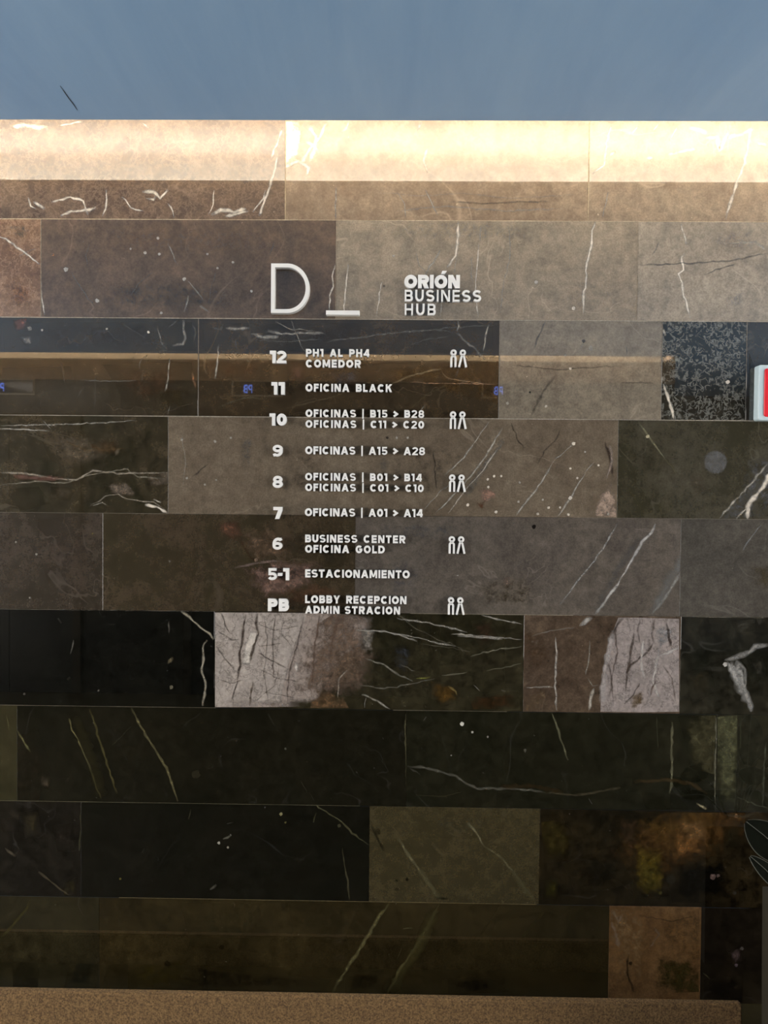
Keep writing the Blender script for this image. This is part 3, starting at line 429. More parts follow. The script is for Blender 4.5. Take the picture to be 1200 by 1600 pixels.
v([(622,1308),(634,1330),(650,1352),(668,1378),(685,1404)],3.4,(104,98,72),.9), v([(655,1358),(670,1382),(690,1406)],8,(92,86,60),.6), v([(730,1285),(742,1298),(756,1322)],3,(116,110,84),.9), v([(756,1322),(785,1342),(800,1360),(815,1380),(832,1402)],2.4,(100,94,68),.8), v([(800,1362),(818,1388),(836,1408)],8,(90,84,58),.6), d(636,1374,2.8,(24,22,12)), d(620,1376,2,(28,26,14)), v([(580,1290),(590,1310),(600,1330)],3,(36,33,20),.7), v([(680,1402),(700,1404)],3,(30,28,16),.7), d(590,1300,5,(40,36,22),.5), d(620,1390,3,(34,30,18),.5), p([(640,1268),(780,1268),(780,1310),(660,1310)],(68,64,48),.4),
p([(846,1285),(880,1280),(900,1310),(890,1345),(850,1350)],(52,44,18),.75), p([(985,1270),(1120,1270),(1115,1320),(1080,1335),(1040,1350),(1010,1330),(990,1300)],(92,68,30),.85),
p([(940,1268),(1165,1270),(1160,1330),(1060,1370),(990,1400),(930,1340)],(66,46,22),.7), p([(1040,1300),(1110,1290),(1100,1335),(1050,1350)],(110,76,40),.7), p([(985,1310),(1040,1320),(1045,1400),(990,1404)],(84,70,24),.8), p([(1050,1278),(1108,1275),(1112,1320),(1065,1315)],(98,72,42),.85), p([(998,1340),(1040,1335),(1030,1405),(995,1400)],(70,60,20),.8), p([(960,1275),(1000,1272),(1000,1330),(970,1320)],(58,44,30),.6), p([(850,1375),(875,1370),(870,1406),(848,1406)],(50,46,14),.7), p([(1040,1345),(1150,1335),(1155,1410),(1050,1410)],(8,7,5),.9), p([(880,1350),(960,1320),(990,1380),(900,1400)],(14,13,8),.6), ('d',[(1048,1374)],8,(48,46,38),.5,.2), d(1114,1370,5,(110,90,84),.75), d(1122,1368,3,(100,84,78),.7), d(1032,1395,3,(80,74,40),.7), v([(985,1320),(988,1325)],4,(140,104,80),.8), d(1148,1395,3,(60,56,50),.6), d(1150,1275,3.5,(130,100,70),.8), v([(1130,1272),(1160,1276),(1180,1270)],3,(66,58,44),.6), p([(1120,1280),(1165,1280),(1160,1335),(1125,1335)],(28,26,16),.6),
# --- row 7; dark patches along its foot paint the shade above the plinth
v([(0,1466),(20,1446),(38,1425),(48,1406)],3,(76,70,36),.5), p([(20,1495),(60,1500),(60,1545),(20,1545)],(28,26,16),.6), p([(110,1500),(150,1495),(150,1545),(100,1545)],(26,26,18),.6), p([(200,1500),(300,1490),(320,1545),(200,1548)],(54,46,12),.45), p([(280,1410),(430,1412),(420,1490),(300,1480)],(42,42,26),.35), d(262,1506,5,(20,16,8),.5), d(346,1480,4,(22,18,8),.5),
v([(608,1411),(590,1436),(565,1478),(545,1508),(525,1540),(520,1552)],3.4,(100,94,62),.85), v([(686,1412),(670,1445),(648,1482),(625,1515),(605,1552)],3.6,(92,86,54),.8), v([(680,1420),(655,1480),(610,1550)],11,(70,64,36),.6), v([(630,1451),(645,1450)],1.6,(100,96,66),.7), v([(780,1415),(752,1460)],1.4,(60,54,34),.5), v([(850,1425),(815,1465)],3,(60,54,30),.5), v([(628,1480),(620,1500)],1.2,(90,84,56),.5), p([(700,1530),(760,1525),(800,1550),(700,1555)],(16,13,7),.6), p([(540,1520),(600,1515),(598,1550),(540,1552)],(20,18,8),.6), p([(450,1410),(560,1415),(540,1470),(460,1480)],(46,40,22),.4), p([(240,1500),(400,1520),(520,1530),(500,1550),(240,1548)],(22,18,10),.5),
v([(958,1422),(966,1440),(972,1428)],4,(140,118,96),.6), p([(954,1420),(1010,1420),(1015,1480),(1010,1550),(954,1550)],(128,100,66),.6), p([(1020,1440),(1092,1420),(1093,1500),(1030,1490)],(96,70,40),.5), v([(955,1440),(962,1460),(968,1480)],5,(140,118,98),.6), v([(982,1490),(980,1520),(990,1550)],2.6,(48,36,22),.7), p([(1020,1490),(1090,1490),(1092,1550),(1015,1552)],(52,44,20),.85,.75), v([(1015,1480),(1030,1460),(1022,1448)],3,(130,106,82),.6), d(985,1505,3,(40,30,18),.6), v([(1000,1430),(1050,1440),(1088,1430)],1.4,(74,56,34),.5), v([(1090,1495),(1098,1500)],2.6,(120,110,86),.8), p([(1135,1485),(1160,1478),(1160,1505),(1148,1508)],(66,54,52),.8), d(1159,1482,3,(90,84,80),.7), d(1150,1508,3,(92,80,84),.7), p([(1100,1530),(1160,1525),(1160,1566),(1100,1560)],(12,8,6),.7), v([(1098,1520),(1110,1530)],1.6,(80,74,54),.6),
# ghost of the fallen letter
v([(537.3,948),(537,958.5)],4,(120,112,100),.6),
]


ROWY = {k: (2.4-0.3*k) for k in range(-1, 9)}
GAPH = {-1: 1, 0: 1.4, 1: 2.2, 2: 2.2, 3: 0.8, 4: 1.0, 5: 0.9, 6: 0.9, 7: 0.9, 8: 0.8}   # joint above row k, mm
def row_mid_y(k): return 343 + 152*(k+0.5)
def tile_rect(t):
    k = t['k']; zt = ROWY[k]; zb = zt-0.3; ym = row_mid_y(k)
    xa = at(t['x0'], ym + (t['x0']-600)*0.010).x if t['x0'] > -900 else XL+0.005
    xb = at(t['x1'], ym + (t['x1']-600)*0.010).x if t['x1'] < 2100 else XR-0.005
    if k == -1: zt = 2.80
    return xa, xb, zb, zt
def inside(t, p):
    xa, xb, zb, zt = t['rect']; return xa <= p.x <= xb and zb <= p.z <= zt
for t in T: t['rect'] = tile_rect(t)
def add_marks(marks):
    for mk in marks:
        pts = [at(*p) for p in mk[1]]
        c = sum(pts, Vector())/len(pts)
        best = None
        for t in T:
            n_in = sum(inside(t, p) for p in pts) + 0.5*inside(t, c)
            if best is None or n_in > best[0]: best = (n_in, t)
        if best[0] > 0: best[1]['marks'].append((mk[0], pts)+tuple(mk[2:]))
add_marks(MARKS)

def build_tile(t, idx):
    xa, xb, zb, zt = t['rect']; k = t['k']; rr = random.Random(idx*13+5)
    gt = GAPH[k]/2000; gb = GAPH.get(k+1, 0.8)/2000; gv = t.get('gv', 0.9 if k <= 1 else 0.3)/1000
    cx, cz = (xa+xb)/2, (zb+zt)/2
    x0, x1, z0, z1 = xa+gv-cx, xb-gv-cx, zb+gb-cz, zt-gt-cz
    y = -t.get('proud', rr.uniform(0.0, 0.0006)); ch = 0.0009 if k <= 1 else 0.0003
    b = MB()
    f = b.add((x0+ch, y, z0+ch), (x1-ch, y, z0+ch), (x1-ch, y, z1-ch), (x0+ch, y, z1-ch))
    s = b.add((x0, y+ch, z0), (x1, y+ch, z0), (x1, y+ch, z1), (x0, y+ch, z1))
    r = b.add((x0, 0.012, z0), (x1, 0.012, z0), (x1, 0.012, z1), (x0, 0.012, z1))
    b.face(f)
    for i in range(4):
        j = (i+1) % 4; b.face((f[i], s[i], s[j], f[j])); b.face((s[i], r[i], r[j], s[j]))
    depth = [0.00006]
    lim = lambda q: (min(max(q[0], x0+ch), x1-ch), min(max(q[1], z0+ch), z1-ch))
    def ribbon(pts, w, col, al):
        # w full width in metres; resample with jitter
        P = []
        for i in range(len(pts)-1):
            a, c = pts[i], pts[i+1]; n = max(1, int((c-a).length/0.012))
            for q in range(n):
                p = a.lerp(c, q/n)
                if q: p = p + Vector((rr.gauss(0, 1), 0, rr.gauss(0, 1)))*min(0.0012, w*0.5)
                P.append(p)
        P.append(pts[-1]); N = len(P); y_ = y-depth[0]; depth[0] += 0.00003
        prev = None
        for i, p in enumerate(P):
            d = (P[min(i+1, N-1)]-P[max(i-1, 0)]); d.y = 0; d.normalize(); nx, nz = -d.z, d.x
            e = min(1, min(i, N-1-i)/max(1, N*0.15)+0.25)
            hw = w*0.5*(0.55+0.45*e)*rr.uniform(0.6, 1.35)*1.7
            a_ = al*e*rr.uniform(0.7, 1.1)
            px_, pz_ = p.x-cx, p.z-cz
            q = [lim((px_+nx*hw*o_, pz_+nz*hw*o_)) for o_ in (1, 0.28, -0.28, -1)]
            ids = b.add(*[(u[0], y_, u[1]) for u in q])
            for i_, aa in zip(ids, (0, a_, a_, 0)): b.c[i_] = (col[0], col[1], col[2], aa)
            if prev:
                for h in range(3): b.face((prev[h], ids[h], ids[h+1], prev[h+1]), 1)
            prev = ids
    def patch(pts, col, al, feather=0.55):
        mi = 2 if al > 0.94 else 3
        if mi == 3: feather = min(feather, 0.4)
        y_ = y-depth[0]; depth[0] += 0.00003
        c = sum(pts, Vector())/len(pts); N = len(pts)
        q = lambda p: lim((p.x-cx, p.z-cz))
        o_ = b.add(*[(q(p)[0], y_, q(p)[1]) for p in pts])
        def clampd(p):
            # alpha stays at the tile's own edge so that a patch can run off the tile
            return 0.0
        edge_al = []
        for p in pts:
            u = (p.x-cx, p.z-cz); on = u[0] <= x0+0.006 or u[0] >= x1-0.006 or u[1] <= z0+0.006 or u[1] >= z1-0.006
            edge_al.append(al if on else 0.0)
        i_ = b.add(*[(q(c.lerp(p, feather))[0], y_, q(c.lerp(p, feather))[1]) for p in pts]); m_ = b.add((q(c)[0], y_, q(c)[1]))[0]
        for a, ea in zip(o_, edge_al): b.c[a] = (*col[:3], ea)
        for a in i_+[m_]: b.c[a] = (*col[:3], al)
        for j in range(N):
            n_ = (j+1) % N; b.face((o_[j], i_[j], i_[n_], o_[n_]), mi); b.face((i_[j], m_, i_[n_]), mi)
    for mk in t['marks']:
        if mk[0] == 'p': patch(mk[1], lin(mk[2], t.get('mg', 1)), mk[3], mk[4] if len(mk) > 4 else 0.55)
    for mk in t['marks']:
        if mk[0] == 'v': ribbon(mk[1], mk[2]*0.00197, lin(mk[3]), mk[4])
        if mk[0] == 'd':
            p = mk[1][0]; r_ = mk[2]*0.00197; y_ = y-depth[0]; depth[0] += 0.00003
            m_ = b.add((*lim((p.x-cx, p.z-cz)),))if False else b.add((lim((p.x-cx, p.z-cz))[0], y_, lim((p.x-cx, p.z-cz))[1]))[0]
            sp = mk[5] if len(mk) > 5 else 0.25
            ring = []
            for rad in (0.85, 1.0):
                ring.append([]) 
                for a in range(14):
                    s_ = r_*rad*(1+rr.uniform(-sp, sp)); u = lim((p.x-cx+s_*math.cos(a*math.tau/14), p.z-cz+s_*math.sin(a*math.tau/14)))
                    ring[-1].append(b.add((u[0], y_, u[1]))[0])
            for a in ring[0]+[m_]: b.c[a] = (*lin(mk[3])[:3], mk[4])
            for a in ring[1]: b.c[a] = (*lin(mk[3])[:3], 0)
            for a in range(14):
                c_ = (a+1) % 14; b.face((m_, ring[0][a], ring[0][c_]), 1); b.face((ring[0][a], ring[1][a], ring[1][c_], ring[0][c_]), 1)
    # small pale flecks
    for _ in range(t.get('flecks', 5)):
        p = Vector((rr.uniform(xa, xb), 0, rr.uniform(zb, zt))); a = rr.uniform(0, 6.28); L = rr.uniform(0.002, 0.006)
        fc = tuple(min(1, v*2.0+0.03) for v in t['c2'][:3])
        ribbon_pts = [p, p+Vector((math.cos(a)*L, 0, math.sin(a)*L))]
        ids = []
        y_ = y-depth[0]
        for (dx, dz, aa) in ((0,0,.8),(1,0,0),(0.3,0.8,0),(-0.5,0.7,0),(-1,-0.1,0),(-0.2,-0.8,0),(0.6,-0.6,0)):
            u = lim((p.x-cx+dx*L*0.6, p.z-cz+dz*L*0.6)); i_ = b.add((u[0], y_, u[1]))[0]; b.c[i_] = (*fc, aa*rr.uniform(0.6,1)); ids.append(i_)
        for a_ in range(1, 7): b.face((ids[0], ids[a_], ids[a_ % 6+1]), 1)
    if not b.c: b.c[0] = (0,0,0,0)
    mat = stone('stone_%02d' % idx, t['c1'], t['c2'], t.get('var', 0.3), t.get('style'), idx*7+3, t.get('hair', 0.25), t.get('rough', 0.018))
    o = b.build('stone_tile', [mat, M_VEIN_REFL, M_PATCH, M_CLOUD_LIGHT], wall, (cx, 0, cz))
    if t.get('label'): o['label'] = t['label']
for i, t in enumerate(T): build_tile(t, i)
# grout lines left pale in the upper joints, darker lower down
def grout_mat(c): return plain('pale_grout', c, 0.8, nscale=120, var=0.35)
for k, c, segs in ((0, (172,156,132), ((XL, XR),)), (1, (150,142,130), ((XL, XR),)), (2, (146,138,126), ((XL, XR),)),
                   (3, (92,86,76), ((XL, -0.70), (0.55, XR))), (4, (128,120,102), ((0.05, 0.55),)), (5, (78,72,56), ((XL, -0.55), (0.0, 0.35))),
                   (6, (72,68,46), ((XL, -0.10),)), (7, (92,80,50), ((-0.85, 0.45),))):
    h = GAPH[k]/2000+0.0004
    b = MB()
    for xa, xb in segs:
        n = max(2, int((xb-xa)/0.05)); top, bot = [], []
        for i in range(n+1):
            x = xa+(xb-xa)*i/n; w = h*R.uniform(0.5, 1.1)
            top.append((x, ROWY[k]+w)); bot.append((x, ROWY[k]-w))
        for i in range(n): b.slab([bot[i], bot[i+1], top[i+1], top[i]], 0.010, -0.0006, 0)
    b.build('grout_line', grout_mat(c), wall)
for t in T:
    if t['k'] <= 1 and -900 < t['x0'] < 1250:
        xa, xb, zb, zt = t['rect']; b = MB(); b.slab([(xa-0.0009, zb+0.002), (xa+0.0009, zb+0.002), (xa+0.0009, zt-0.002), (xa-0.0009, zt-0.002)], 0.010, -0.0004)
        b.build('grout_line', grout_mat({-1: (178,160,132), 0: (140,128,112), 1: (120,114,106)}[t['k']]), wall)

# ------------------------------------------------------------------ lettering
def arc(cx, cz, rx, rz, a0, a1, n=14):
    return [(cx+rx*math.cos(math.radians(a0+(a1-a0)*i/n)), cz+rz*math.sin(math.radians(a0+(a1-a0)*i/n))) for i in range(n+1)]
def glyph(ch, t):
    if ch in '689S52' and t > 0.22: t = t*0.80
    """width and pieces of a letter of height 1, stroke t: ('q', convex polygon) or ('s', centreline, closed)"""
    s = t/2; th = t*0.92; q = lambda *p: ('q', list(p)); bar = lambda x0, x1, z0, z1: q((x0,z0),(x1,z0),(x1,z1),(x0,z1))
    S = lambda pts, closed=False: ('s', pts, closed)
    if ch in 'OÓ0':
        w = 1.02 if ch != '0' else 0.86
        g = [S(arc(w/2, 0.5, w/2-s, 0.5-s, 0, 360, 32)[:-1], True)]
        if ch == 'Ó': g.append(q((w*.50,1.06),(w*.50+t*.85,1.06),(w*.50+t*1.55,1.30),(w*.50+t*.35,1.30)))
        return w, g
    if ch == 'C': w = 0.98; return w, [S(arc(w/2, 0.5, w/2-s, 0.5-s, 42, 318, 26))]
    if ch == 'G': w = 1.0; return w, [S(arc(w/2, 0.5, w/2-s, 0.5-s, 42, 355, 28)), bar(w*.52, w-s*.2, 0.36, 0.36+th)]
    if ch == 'I': return t, [bar(0, t, 0, 1)]
    if ch == '|': return t*.8, [bar(0, t*.8, -0.17, 1.12)]
    if ch == '-': return 0.42, [bar(0, 0.42, 0.36, 0.36+t*.8)]
    if ch == 'L': w = 0.70; return w, [bar(0, t, 0, 1), bar(t*.9, w, 0, th)]
    if ch == 'F': w = 0.72; return w, [bar(0, t, 0, 1), bar(t*.9, w, 1-th, 1), bar(t*.9, w*.93, 0.40, 0.40+th)]
    if ch == 'E': w = 0.76; return w, [bar(0, t, 0, 1), bar(t*.9, w, 1-th, 1), bar(t*.9, w*.96, 0.5-th/2, 0.5+th/2), bar(t*.9, w, 0, th)]
    if ch == 'T': w = 0.84; return w, [bar(0, w, 1-th, 1), bar(w/2-s, w/2+s, 0, 1-th*.9)]
    if ch == 'H': w = 0.90; return w, [bar(0, t, 0, 1), bar(w-t, w, 0, 1), bar(t*.9, w-t*.9, 0.5-th/2, 0.5+th/2)]
    if ch == 'U': w = 0.88; return w, [S([(s,1)]+arc(w/2, w/2-s+s, w/2-s, w/2-s, 180, 360, 18)+[(w-s,1)])]
    if ch == 'N': w = 0.94; return w, [bar(0, t, 0, 1), bar(w-t, w, 0, 1), q((0,1),(w-t*1.25,0),(w,0),(t*1.25,1))]
    if ch == 'M': w = 1.12; return w, [bar(0, t, 0, 1), bar(w-t, w, 0, 1), q((0,1),(w/2-s*.8,0.12),(w/2+s*.8,0.12),(t*1.2,1)), q((w-t*1.2,1),(w/2-s*.8,0.12),(w/2+s*.8,0.12),(w,1))]
    if ch == 'A': w = 1.06; return w, [q((0,0),(t*1.12,0),(w/2+t*.56,1),(w/2-t*.56,1)), q((w-t*1.12,0),(w,0),(w/2+t*.56,1),(w/2-t*.56,1)), bar(w*.22, w*.78, 0.20, 0.20+th*.85)]
    if ch == 'K': w = 0.94; return w, [bar(0, t, 0, 1), q((t*.8,0.34),(t*.8,0.62),(w-t*1.3,1),(w,1)), q((t*1.25,0.58),(w-t*1.3,0),(w,0),(t*2.3,0.66))]
    if ch == 'Y': w = 0.98; return w, [bar(w/2-s, w/2+s, 0, 0.45), q((0,1),(w/2-s,0.40),(w/2+s,0.40),(t*1.2,1)), q((w-t*1.2,1),(w/2-s,0.40),(w/2+s,0.40),(w,1))]
    if ch == '>': w = 0.62; return w, [q((0,0.86),(w-t*.2,0.56),(w,0.42),(0,0.66)) if False else S([(0,0.86-s*.5),(w-s,0.48),(0,0.10+s*.5)])]
    if ch == 'D': w = 0.94; return w, [S([(s,s),(w/2-s,s)]+arc(w/2-s*.5, 0.5, w/2-s*.5, 0.5-s, -90, 90, 20)+[(w/2-s,1-s),(s,1-s)], True)]
    if ch in 'PR':
        w = 0.84 if ch == 'P' else 0.88; r = (0.66-t)/2; xc = w-s-r*1.1
        g = [bar(0, t, 0, 1), S([(t*.8,1-s),(xc,1-s)]+arc(xc, 1-s-r, r*1.1, r, 88, -88, 14)+[(xc,1-s-2*r),(t*.8,1-s-2*r)])]
        if ch == 'R': g.append(q((w*.38,0.36),(w-t*1.2,0),(w,0),(w*.38+t*1.2,0.42)))
        return w, g
    if ch == 'B':
        w = 0.86; r1 = (0.5-s)/2
        return w, [bar(0, t, 0, 1), S([(t*.8,1-s),(w*.62,1-s)]+arc(w*.62, 1-s-r1, w*.33-s, r1, 88, -88, 12)+[(w*.6,0.5),(t*.8,0.5)]),
                   S([(t*.8,0.5),(w*.62,0.5)]+arc(w*.62, s+r1, w*.38-s, r1, 88, -88, 12)+[(w*.6,s),(t*.8,s)])]
    rz = (1-2*s)/4
    if ch == 'S': w = 0.86; return w, [S(arc(w/2, 1-s-rz, w/2-s, rz, 28, 270, 20)+arc(w/2, s+rz, w/2-s, rz, 90, -152, 20)[1:])]
    if ch == '8': w = 0.84; return w, [S(arc(w/2, 1-s-rz, w/2-s*1.3, rz, 0, 360, 24)[:-1], True), S(arc(w/2, s+rz, w/2-s, rz, 0, 360, 24)[:-1], True)]
    if ch in '69':
        w = 0.84; r2 = (0.64-t)/2
        a = [S(arc(w/2, s+r2, w/2-s, r2, 0, 360, 26)[:-1], True), S([(s,s+r2)]+arc(w*.56, 0.50, w*.56-s, 0.50-s, 178, 62, 14)+[(w*.93,1-s*.9)])]
        if ch == '9': a = [('s', [(w-x, 1-z) for x, z in p[1]], p[2]) for p in a]
        return w, a
    if ch == '1': w = t*1.75; return w, [bar(w-t, w, 0, 1), bar(0, w-t*.9, 1-th, 1)]
    if ch == '2': w = 0.84; return w, [S(arc(w/2, 1-s-rz, w/2-s, rz, 165, -35, 16)+[(t*.75, s*1.6)]), bar(0, w, 0, th)]
    if ch == '4': w = 0.88; return w, [bar(w*.62, w*.62+t, 0, 1), bar(0, w, 0.18, 0.18+th), q((0,0.2),(t*1.15,0.2),(w*.62+t*.5,1),(w*.62-t*.35,1))]
    if ch == '5': w = 0.84; return w, [bar(w*.10, w*.94, 1-th, 1), bar(w*.10, w*.10+t*.9, 0.42, 1), S([(w*.12,0.53)]+arc(w/2, 0.33, w/2-s, 0.33-s, 118, -155, 20))]
    if ch == '7': w = 0.80; return w, [bar(0, w, 1-th, 1), q((w*.18,0),(w*.18+t*1.2,0),(w,1-th*1.01),(w-t*1.25,1-th*1.01))]
    return 0.4, []
def weight(ch, t): return t*0.80 if ch in '689S52' and t > 0.22 else t
def stroke(mb, pts, closed, t, y0, y1):
    N = len(pts); L, Rr = [], []
    for i, p in enumerate(pts):
        a = pts[(i-1) % N] if closed or i else None; c = pts[(i+1) % N] if closed or i < N-1 else None
        ds = []
        for u, v in ((a, p), (p, c)):
            if u is None or v is None: continue
            dx, dz = v[0]-u[0], v[1]-u[1]; l = math.hypot(dx, dz)
            if l > 1e-9: ds.append((dx/l, dz/l))
        if not ds: continue
        mx = sum(d[0] for d in ds)/len(ds); mz = sum(d[1] for d in ds)/len(ds); l = math.hypot(mx, mz) or 1
        k = min(1/l, 2.2)  # mitre
        nx, nz = -mz/l*t/2*k, mx/l*t/2*k
        L.append((p[0]+nx, p[1]+nz)); Rr.append((p[0]-nx, p[1]-nz))
    n = len(L); lf = mb.add(*[(p[0], y1, p[1]) for p in L]); rf = mb.add(*[(p[0], y1, p[1]) for p in Rr])
    lb = mb.add(*[(p[0], y0, p[1]) for p in L]); rb = mb.add(*[(p[0], y0, p[1]) for p in Rr])
    for i in range(n if closed else n-1):
        j = (i+1) % n
        mb.face((rf[i], rf[j], lf[j], lf[i]), 0); mb.face((lf[i], lf[j], lb[j], lb[i]), 1); mb.face((rf[j], rf[i], rb[i], rb[j]), 1)
    if not closed:
        for i in (0, n-1): mb.face((lf[i], rf[i], rb[i], lb[i]), 1)
def make_glyph(ch, t, sx, sz, depth, name, parent, x, mats=None, flip=1, xw=None):
    w, g = glyph(ch, t); mb = MB()
    # scale strokes so that their weight stays even when a letter is widened
    for i, pc in enumerate(g):
        y1 = -depth - i*0.00004
        if pc[0] == 'q':
            pts = [(p[0]*sx*flip, p[1]*sz) for p in pc[1]]
            ar = sum(pts[a][0]*pts[(a+1) % len(pts)][1]-pts[(a+1) % len(pts)][0]*pts[a][1] for a in range(len(pts)))
            if ar < 0: pts = pts[::-1]
            k = len(mb.f); mb.slab(pts, 0.0, y1, 1); mb.m[k] = 0
        else:
            stroke(mb, [(p[0]*sx*flip, p[1]*sz) for p in pc[1]], pc[2], weight(ch, t)*sz*0.97, 0.0, y1)
    return mb.build(name, mats or [M_LETTER, M_LETTER_SIDE], parent, (x, 0, 0))
def text_line(name, part, text, x0, x1, y0, y1, t, depth, label, cat, group, space=0.55, sxk=1.0, trk=None):
    """raised letters filling photograph box x0..x1, y0 (top)..y1 (bottom) on the wall"""
    a = at(x0, y1, -depth); c = at(x1, y1, -depth); d = at((x0+x1)/2, y0, -depth); e = at((x0+x1)/2, y1, -depth)
    H = (d.z-e.z); Wd = c.x-a.x
    root = empty(name, (a.x, -0.0012, e.z)); tag(root, label, cat, group)
    ws = [glyph(ch, t)[0] if ch != ' ' else space for ch in text]
    nat = sum(ws)*H*sxk; gaps = len(text)-1
    if trk is None: gap = (Wd-nat)/max(gaps, 1)
    else: gap = trk
    sx = H*sxk
    if gaps and gap < 0.05*H: gap = 0.07*H; sx = (Wd-gap*gaps)/sum(ws)
    if not gaps: sx = Wd/ws[0]; gap = 0
    x = 0
    for ch, w in zip(text, ws):
        if ch not in ' ~': make_glyph(ch, t, sx, H, depth, part, root, x)
        x += w*sx + gap
    return root
DIR = [  # floor, number box, lines of text, pictogram left x, top y
 ('12', (421.5,447,548,567.5), [('PH1 AL PH4', 478,577,545.5,557.5), ('COMEDOR', 478,563.5,562,574.3)], (703.5,546.5)),
 ('11', (424,444.5,597,616.5), [('OFICINA BLACK', 477.5,612.5,600,612.2)], None),
 ('10', (421,447.5,646,665), [('OFICINAS | B15 > B28', 477.5,662.5,640.3,652.3), ('OFICINAS | C11 > C20', 477.5,662.5,657,669)], (702.8,643)),
 ('9', (426,441.3,695,713.5), [('OFICINAS | A15 > A28', 477,663.8,698,710.5)], None),
 ('8', (426,441.5,743.3,762.5), [('OFICINAS | B01 > B14', 477,659,739.5,751.5), ('OFICINAS | C01 > C10', 477,661.8,756.2,768.2)], (701.5,741.5)),
 ('7', (427,441,792,811), [('OFICINAS | A01 > A14', 476.5,660.3,794.8,807.3)], None),
 ('6', (426,440.8,840,859), [('BUSINESS CENTER', 476.8,633.3,836,848.2), ('OFICINA GOLD', 476.8,601,852,864.2)], (701,838)),
 ('5-1', (418,451.5,887.8,906.6), [('ESTACIONAMIENTO', 476.8,640,890.5,903)], None),
 ('PB', (418.5,451,935.5,955), [('LOBBY RECEPCION', 476.8,635,931,943.2), ('ADMIN~STRACION', 476.8,625,947.3,959.3)], (699.7,933.3)),
]
WORDS = {'12': 'twelve', '11': 'eleven', '10': 'ten', '9': 'nine', '8': 'eight', '7': 'seven', '6': 'six', '5-1': 'five to one', 'PB': 'PB'}
def pictogram(px, py, floor):
    D_ = 0.012; o = at(px, py+27, -D_); k = 0.00196
    root = empty('restroom_sign', (o.x, -0.0012, o.z))
    tag(root, 'white raised man and woman restroom pictogram level with the floor marker %s' % WORDS[floor], 'sign', 'restroom pictograms')
    for j, (hx, legs) in enumerate(((4.9, ((1.6, 1.6), (8.2, 8.2))), (19.3, ((13.6, 17.5), (24.6, 21.1))))):
        body = MB(); zt = 17.2
        if j == 0: path = [(1.7,0),(1.7,13.6)]+arc(4.9, 13.8, 3.2, 3.2, 180, 0, 8)+[(8.1,13.6),(8.1,0)]
        else: path = [(13.7,0),(16.9,14.6)]+arc(19.2, 14.6, 2.3, 2.6, 165, 15, 7)+[(21.5,14.6),(24.7,0)]
        stroke(body, [(x*k, z*k) for x, z in path], False, 3.1*k, 0, -D_)
        f = body.build('figure', [M_LETTER, M_LETTER_SIDE], root)
        f['label'] = ('straight legged man figure', 'spread legged woman figure')[j]
        h = MB(); stroke(h, [(hx*k+3.3*k*math.cos(a*math.tau/20), 22.3*k+3.3*k*math.sin(a*math.tau/20)) for a in range(20)], True, 3.1*k, 0, -D_)
        h.build('head', [M_LETTER, M_LETTER_SIDE], f)
for fl, nb, lines, pic in DIR:
    text_line('floor_number', 'digit' if fl != 'PB' else 'letter', fl, *nb, 0.30, 0.012, 'white raised floor marker reading %s, left of the lettering %s' % (WORDS[fl], lines[0][0].replace('|', 'bar').replace('>', 'to')), 'sign', 'floor markers', sxk=0.92)
    for tx, *bx in lines:
        text_line('directory_text', 'letter', tx, *bx, 0.262, 0.010, 'white raised lettering reading %s beside floor marker %s' % (tx.replace('~', ' ').replace('|', 'bar').replace('>', 'to'), WORDS[fl]), 'lettering', 'directory lettering', sxk=0.86)
    if pic: pictogram(*pic, fl)
text_line('directory_text', 'letter', 'ORIÓN', 631.8, 718.5, 429.5, 450.5, 0.30, 0.014, 'bold white raised word ORIÓN topping the three-line title', 'lettering', 'title words')
text_line('directory_text', 'letter', 'BUSINESS', 632.3, 751.5, 453, 471.3, 0.185, 0.014, 'thin white raised word BUSINESS in the three-line title', 'lettering', 'title words', sxk=0.80)
text_line('directory_text', 'letter', 'HUB', 632.3, 680.5, 474.5, 492.5, 0.185, 0.014, 'thin white raised word HUB at the bottom of the title', 'lettering', 'title words', sxk=0.80)
# big tower letter D and the bar next to it
p0, p1 = at(423.3, 489, -0.022), at(483.8, 412, -0.022); b = MB(); k = p1.z-p0.z; w = p1.x-p0.x; s = 0.0058
path = [(s, s), (w*0.42, s)]+arc(w*0.42, k/2, w*0.58-s, k/2-s, -90, 90, 28)[1:-1]+[(w*0.42, k-s), (s, k-s)]
stroke(b, path, True, 2*s, 0, -0.022)
tag(b.build('tower_letter', [M_LETTER, M_LETTER_SIDE], None, (p0.x, -0.0012, p0.z)), 'large thin white raised letter D above the floor list', 'letter')
p0, p1 = at(509.3, 491.8, -0.022), at(561.8, 485.3, -0.022); b = MB()
b.rbox((0, -0.022, 0), (p1.x-p0.x, 0, p1.z-p0.z), 0.0006, 2)
tag(b.build('foot_bar', M_LETTER, None, (p0.x, -0.0012, p0.z)), 'short white raised bar low to the right of the large D', 'sign')

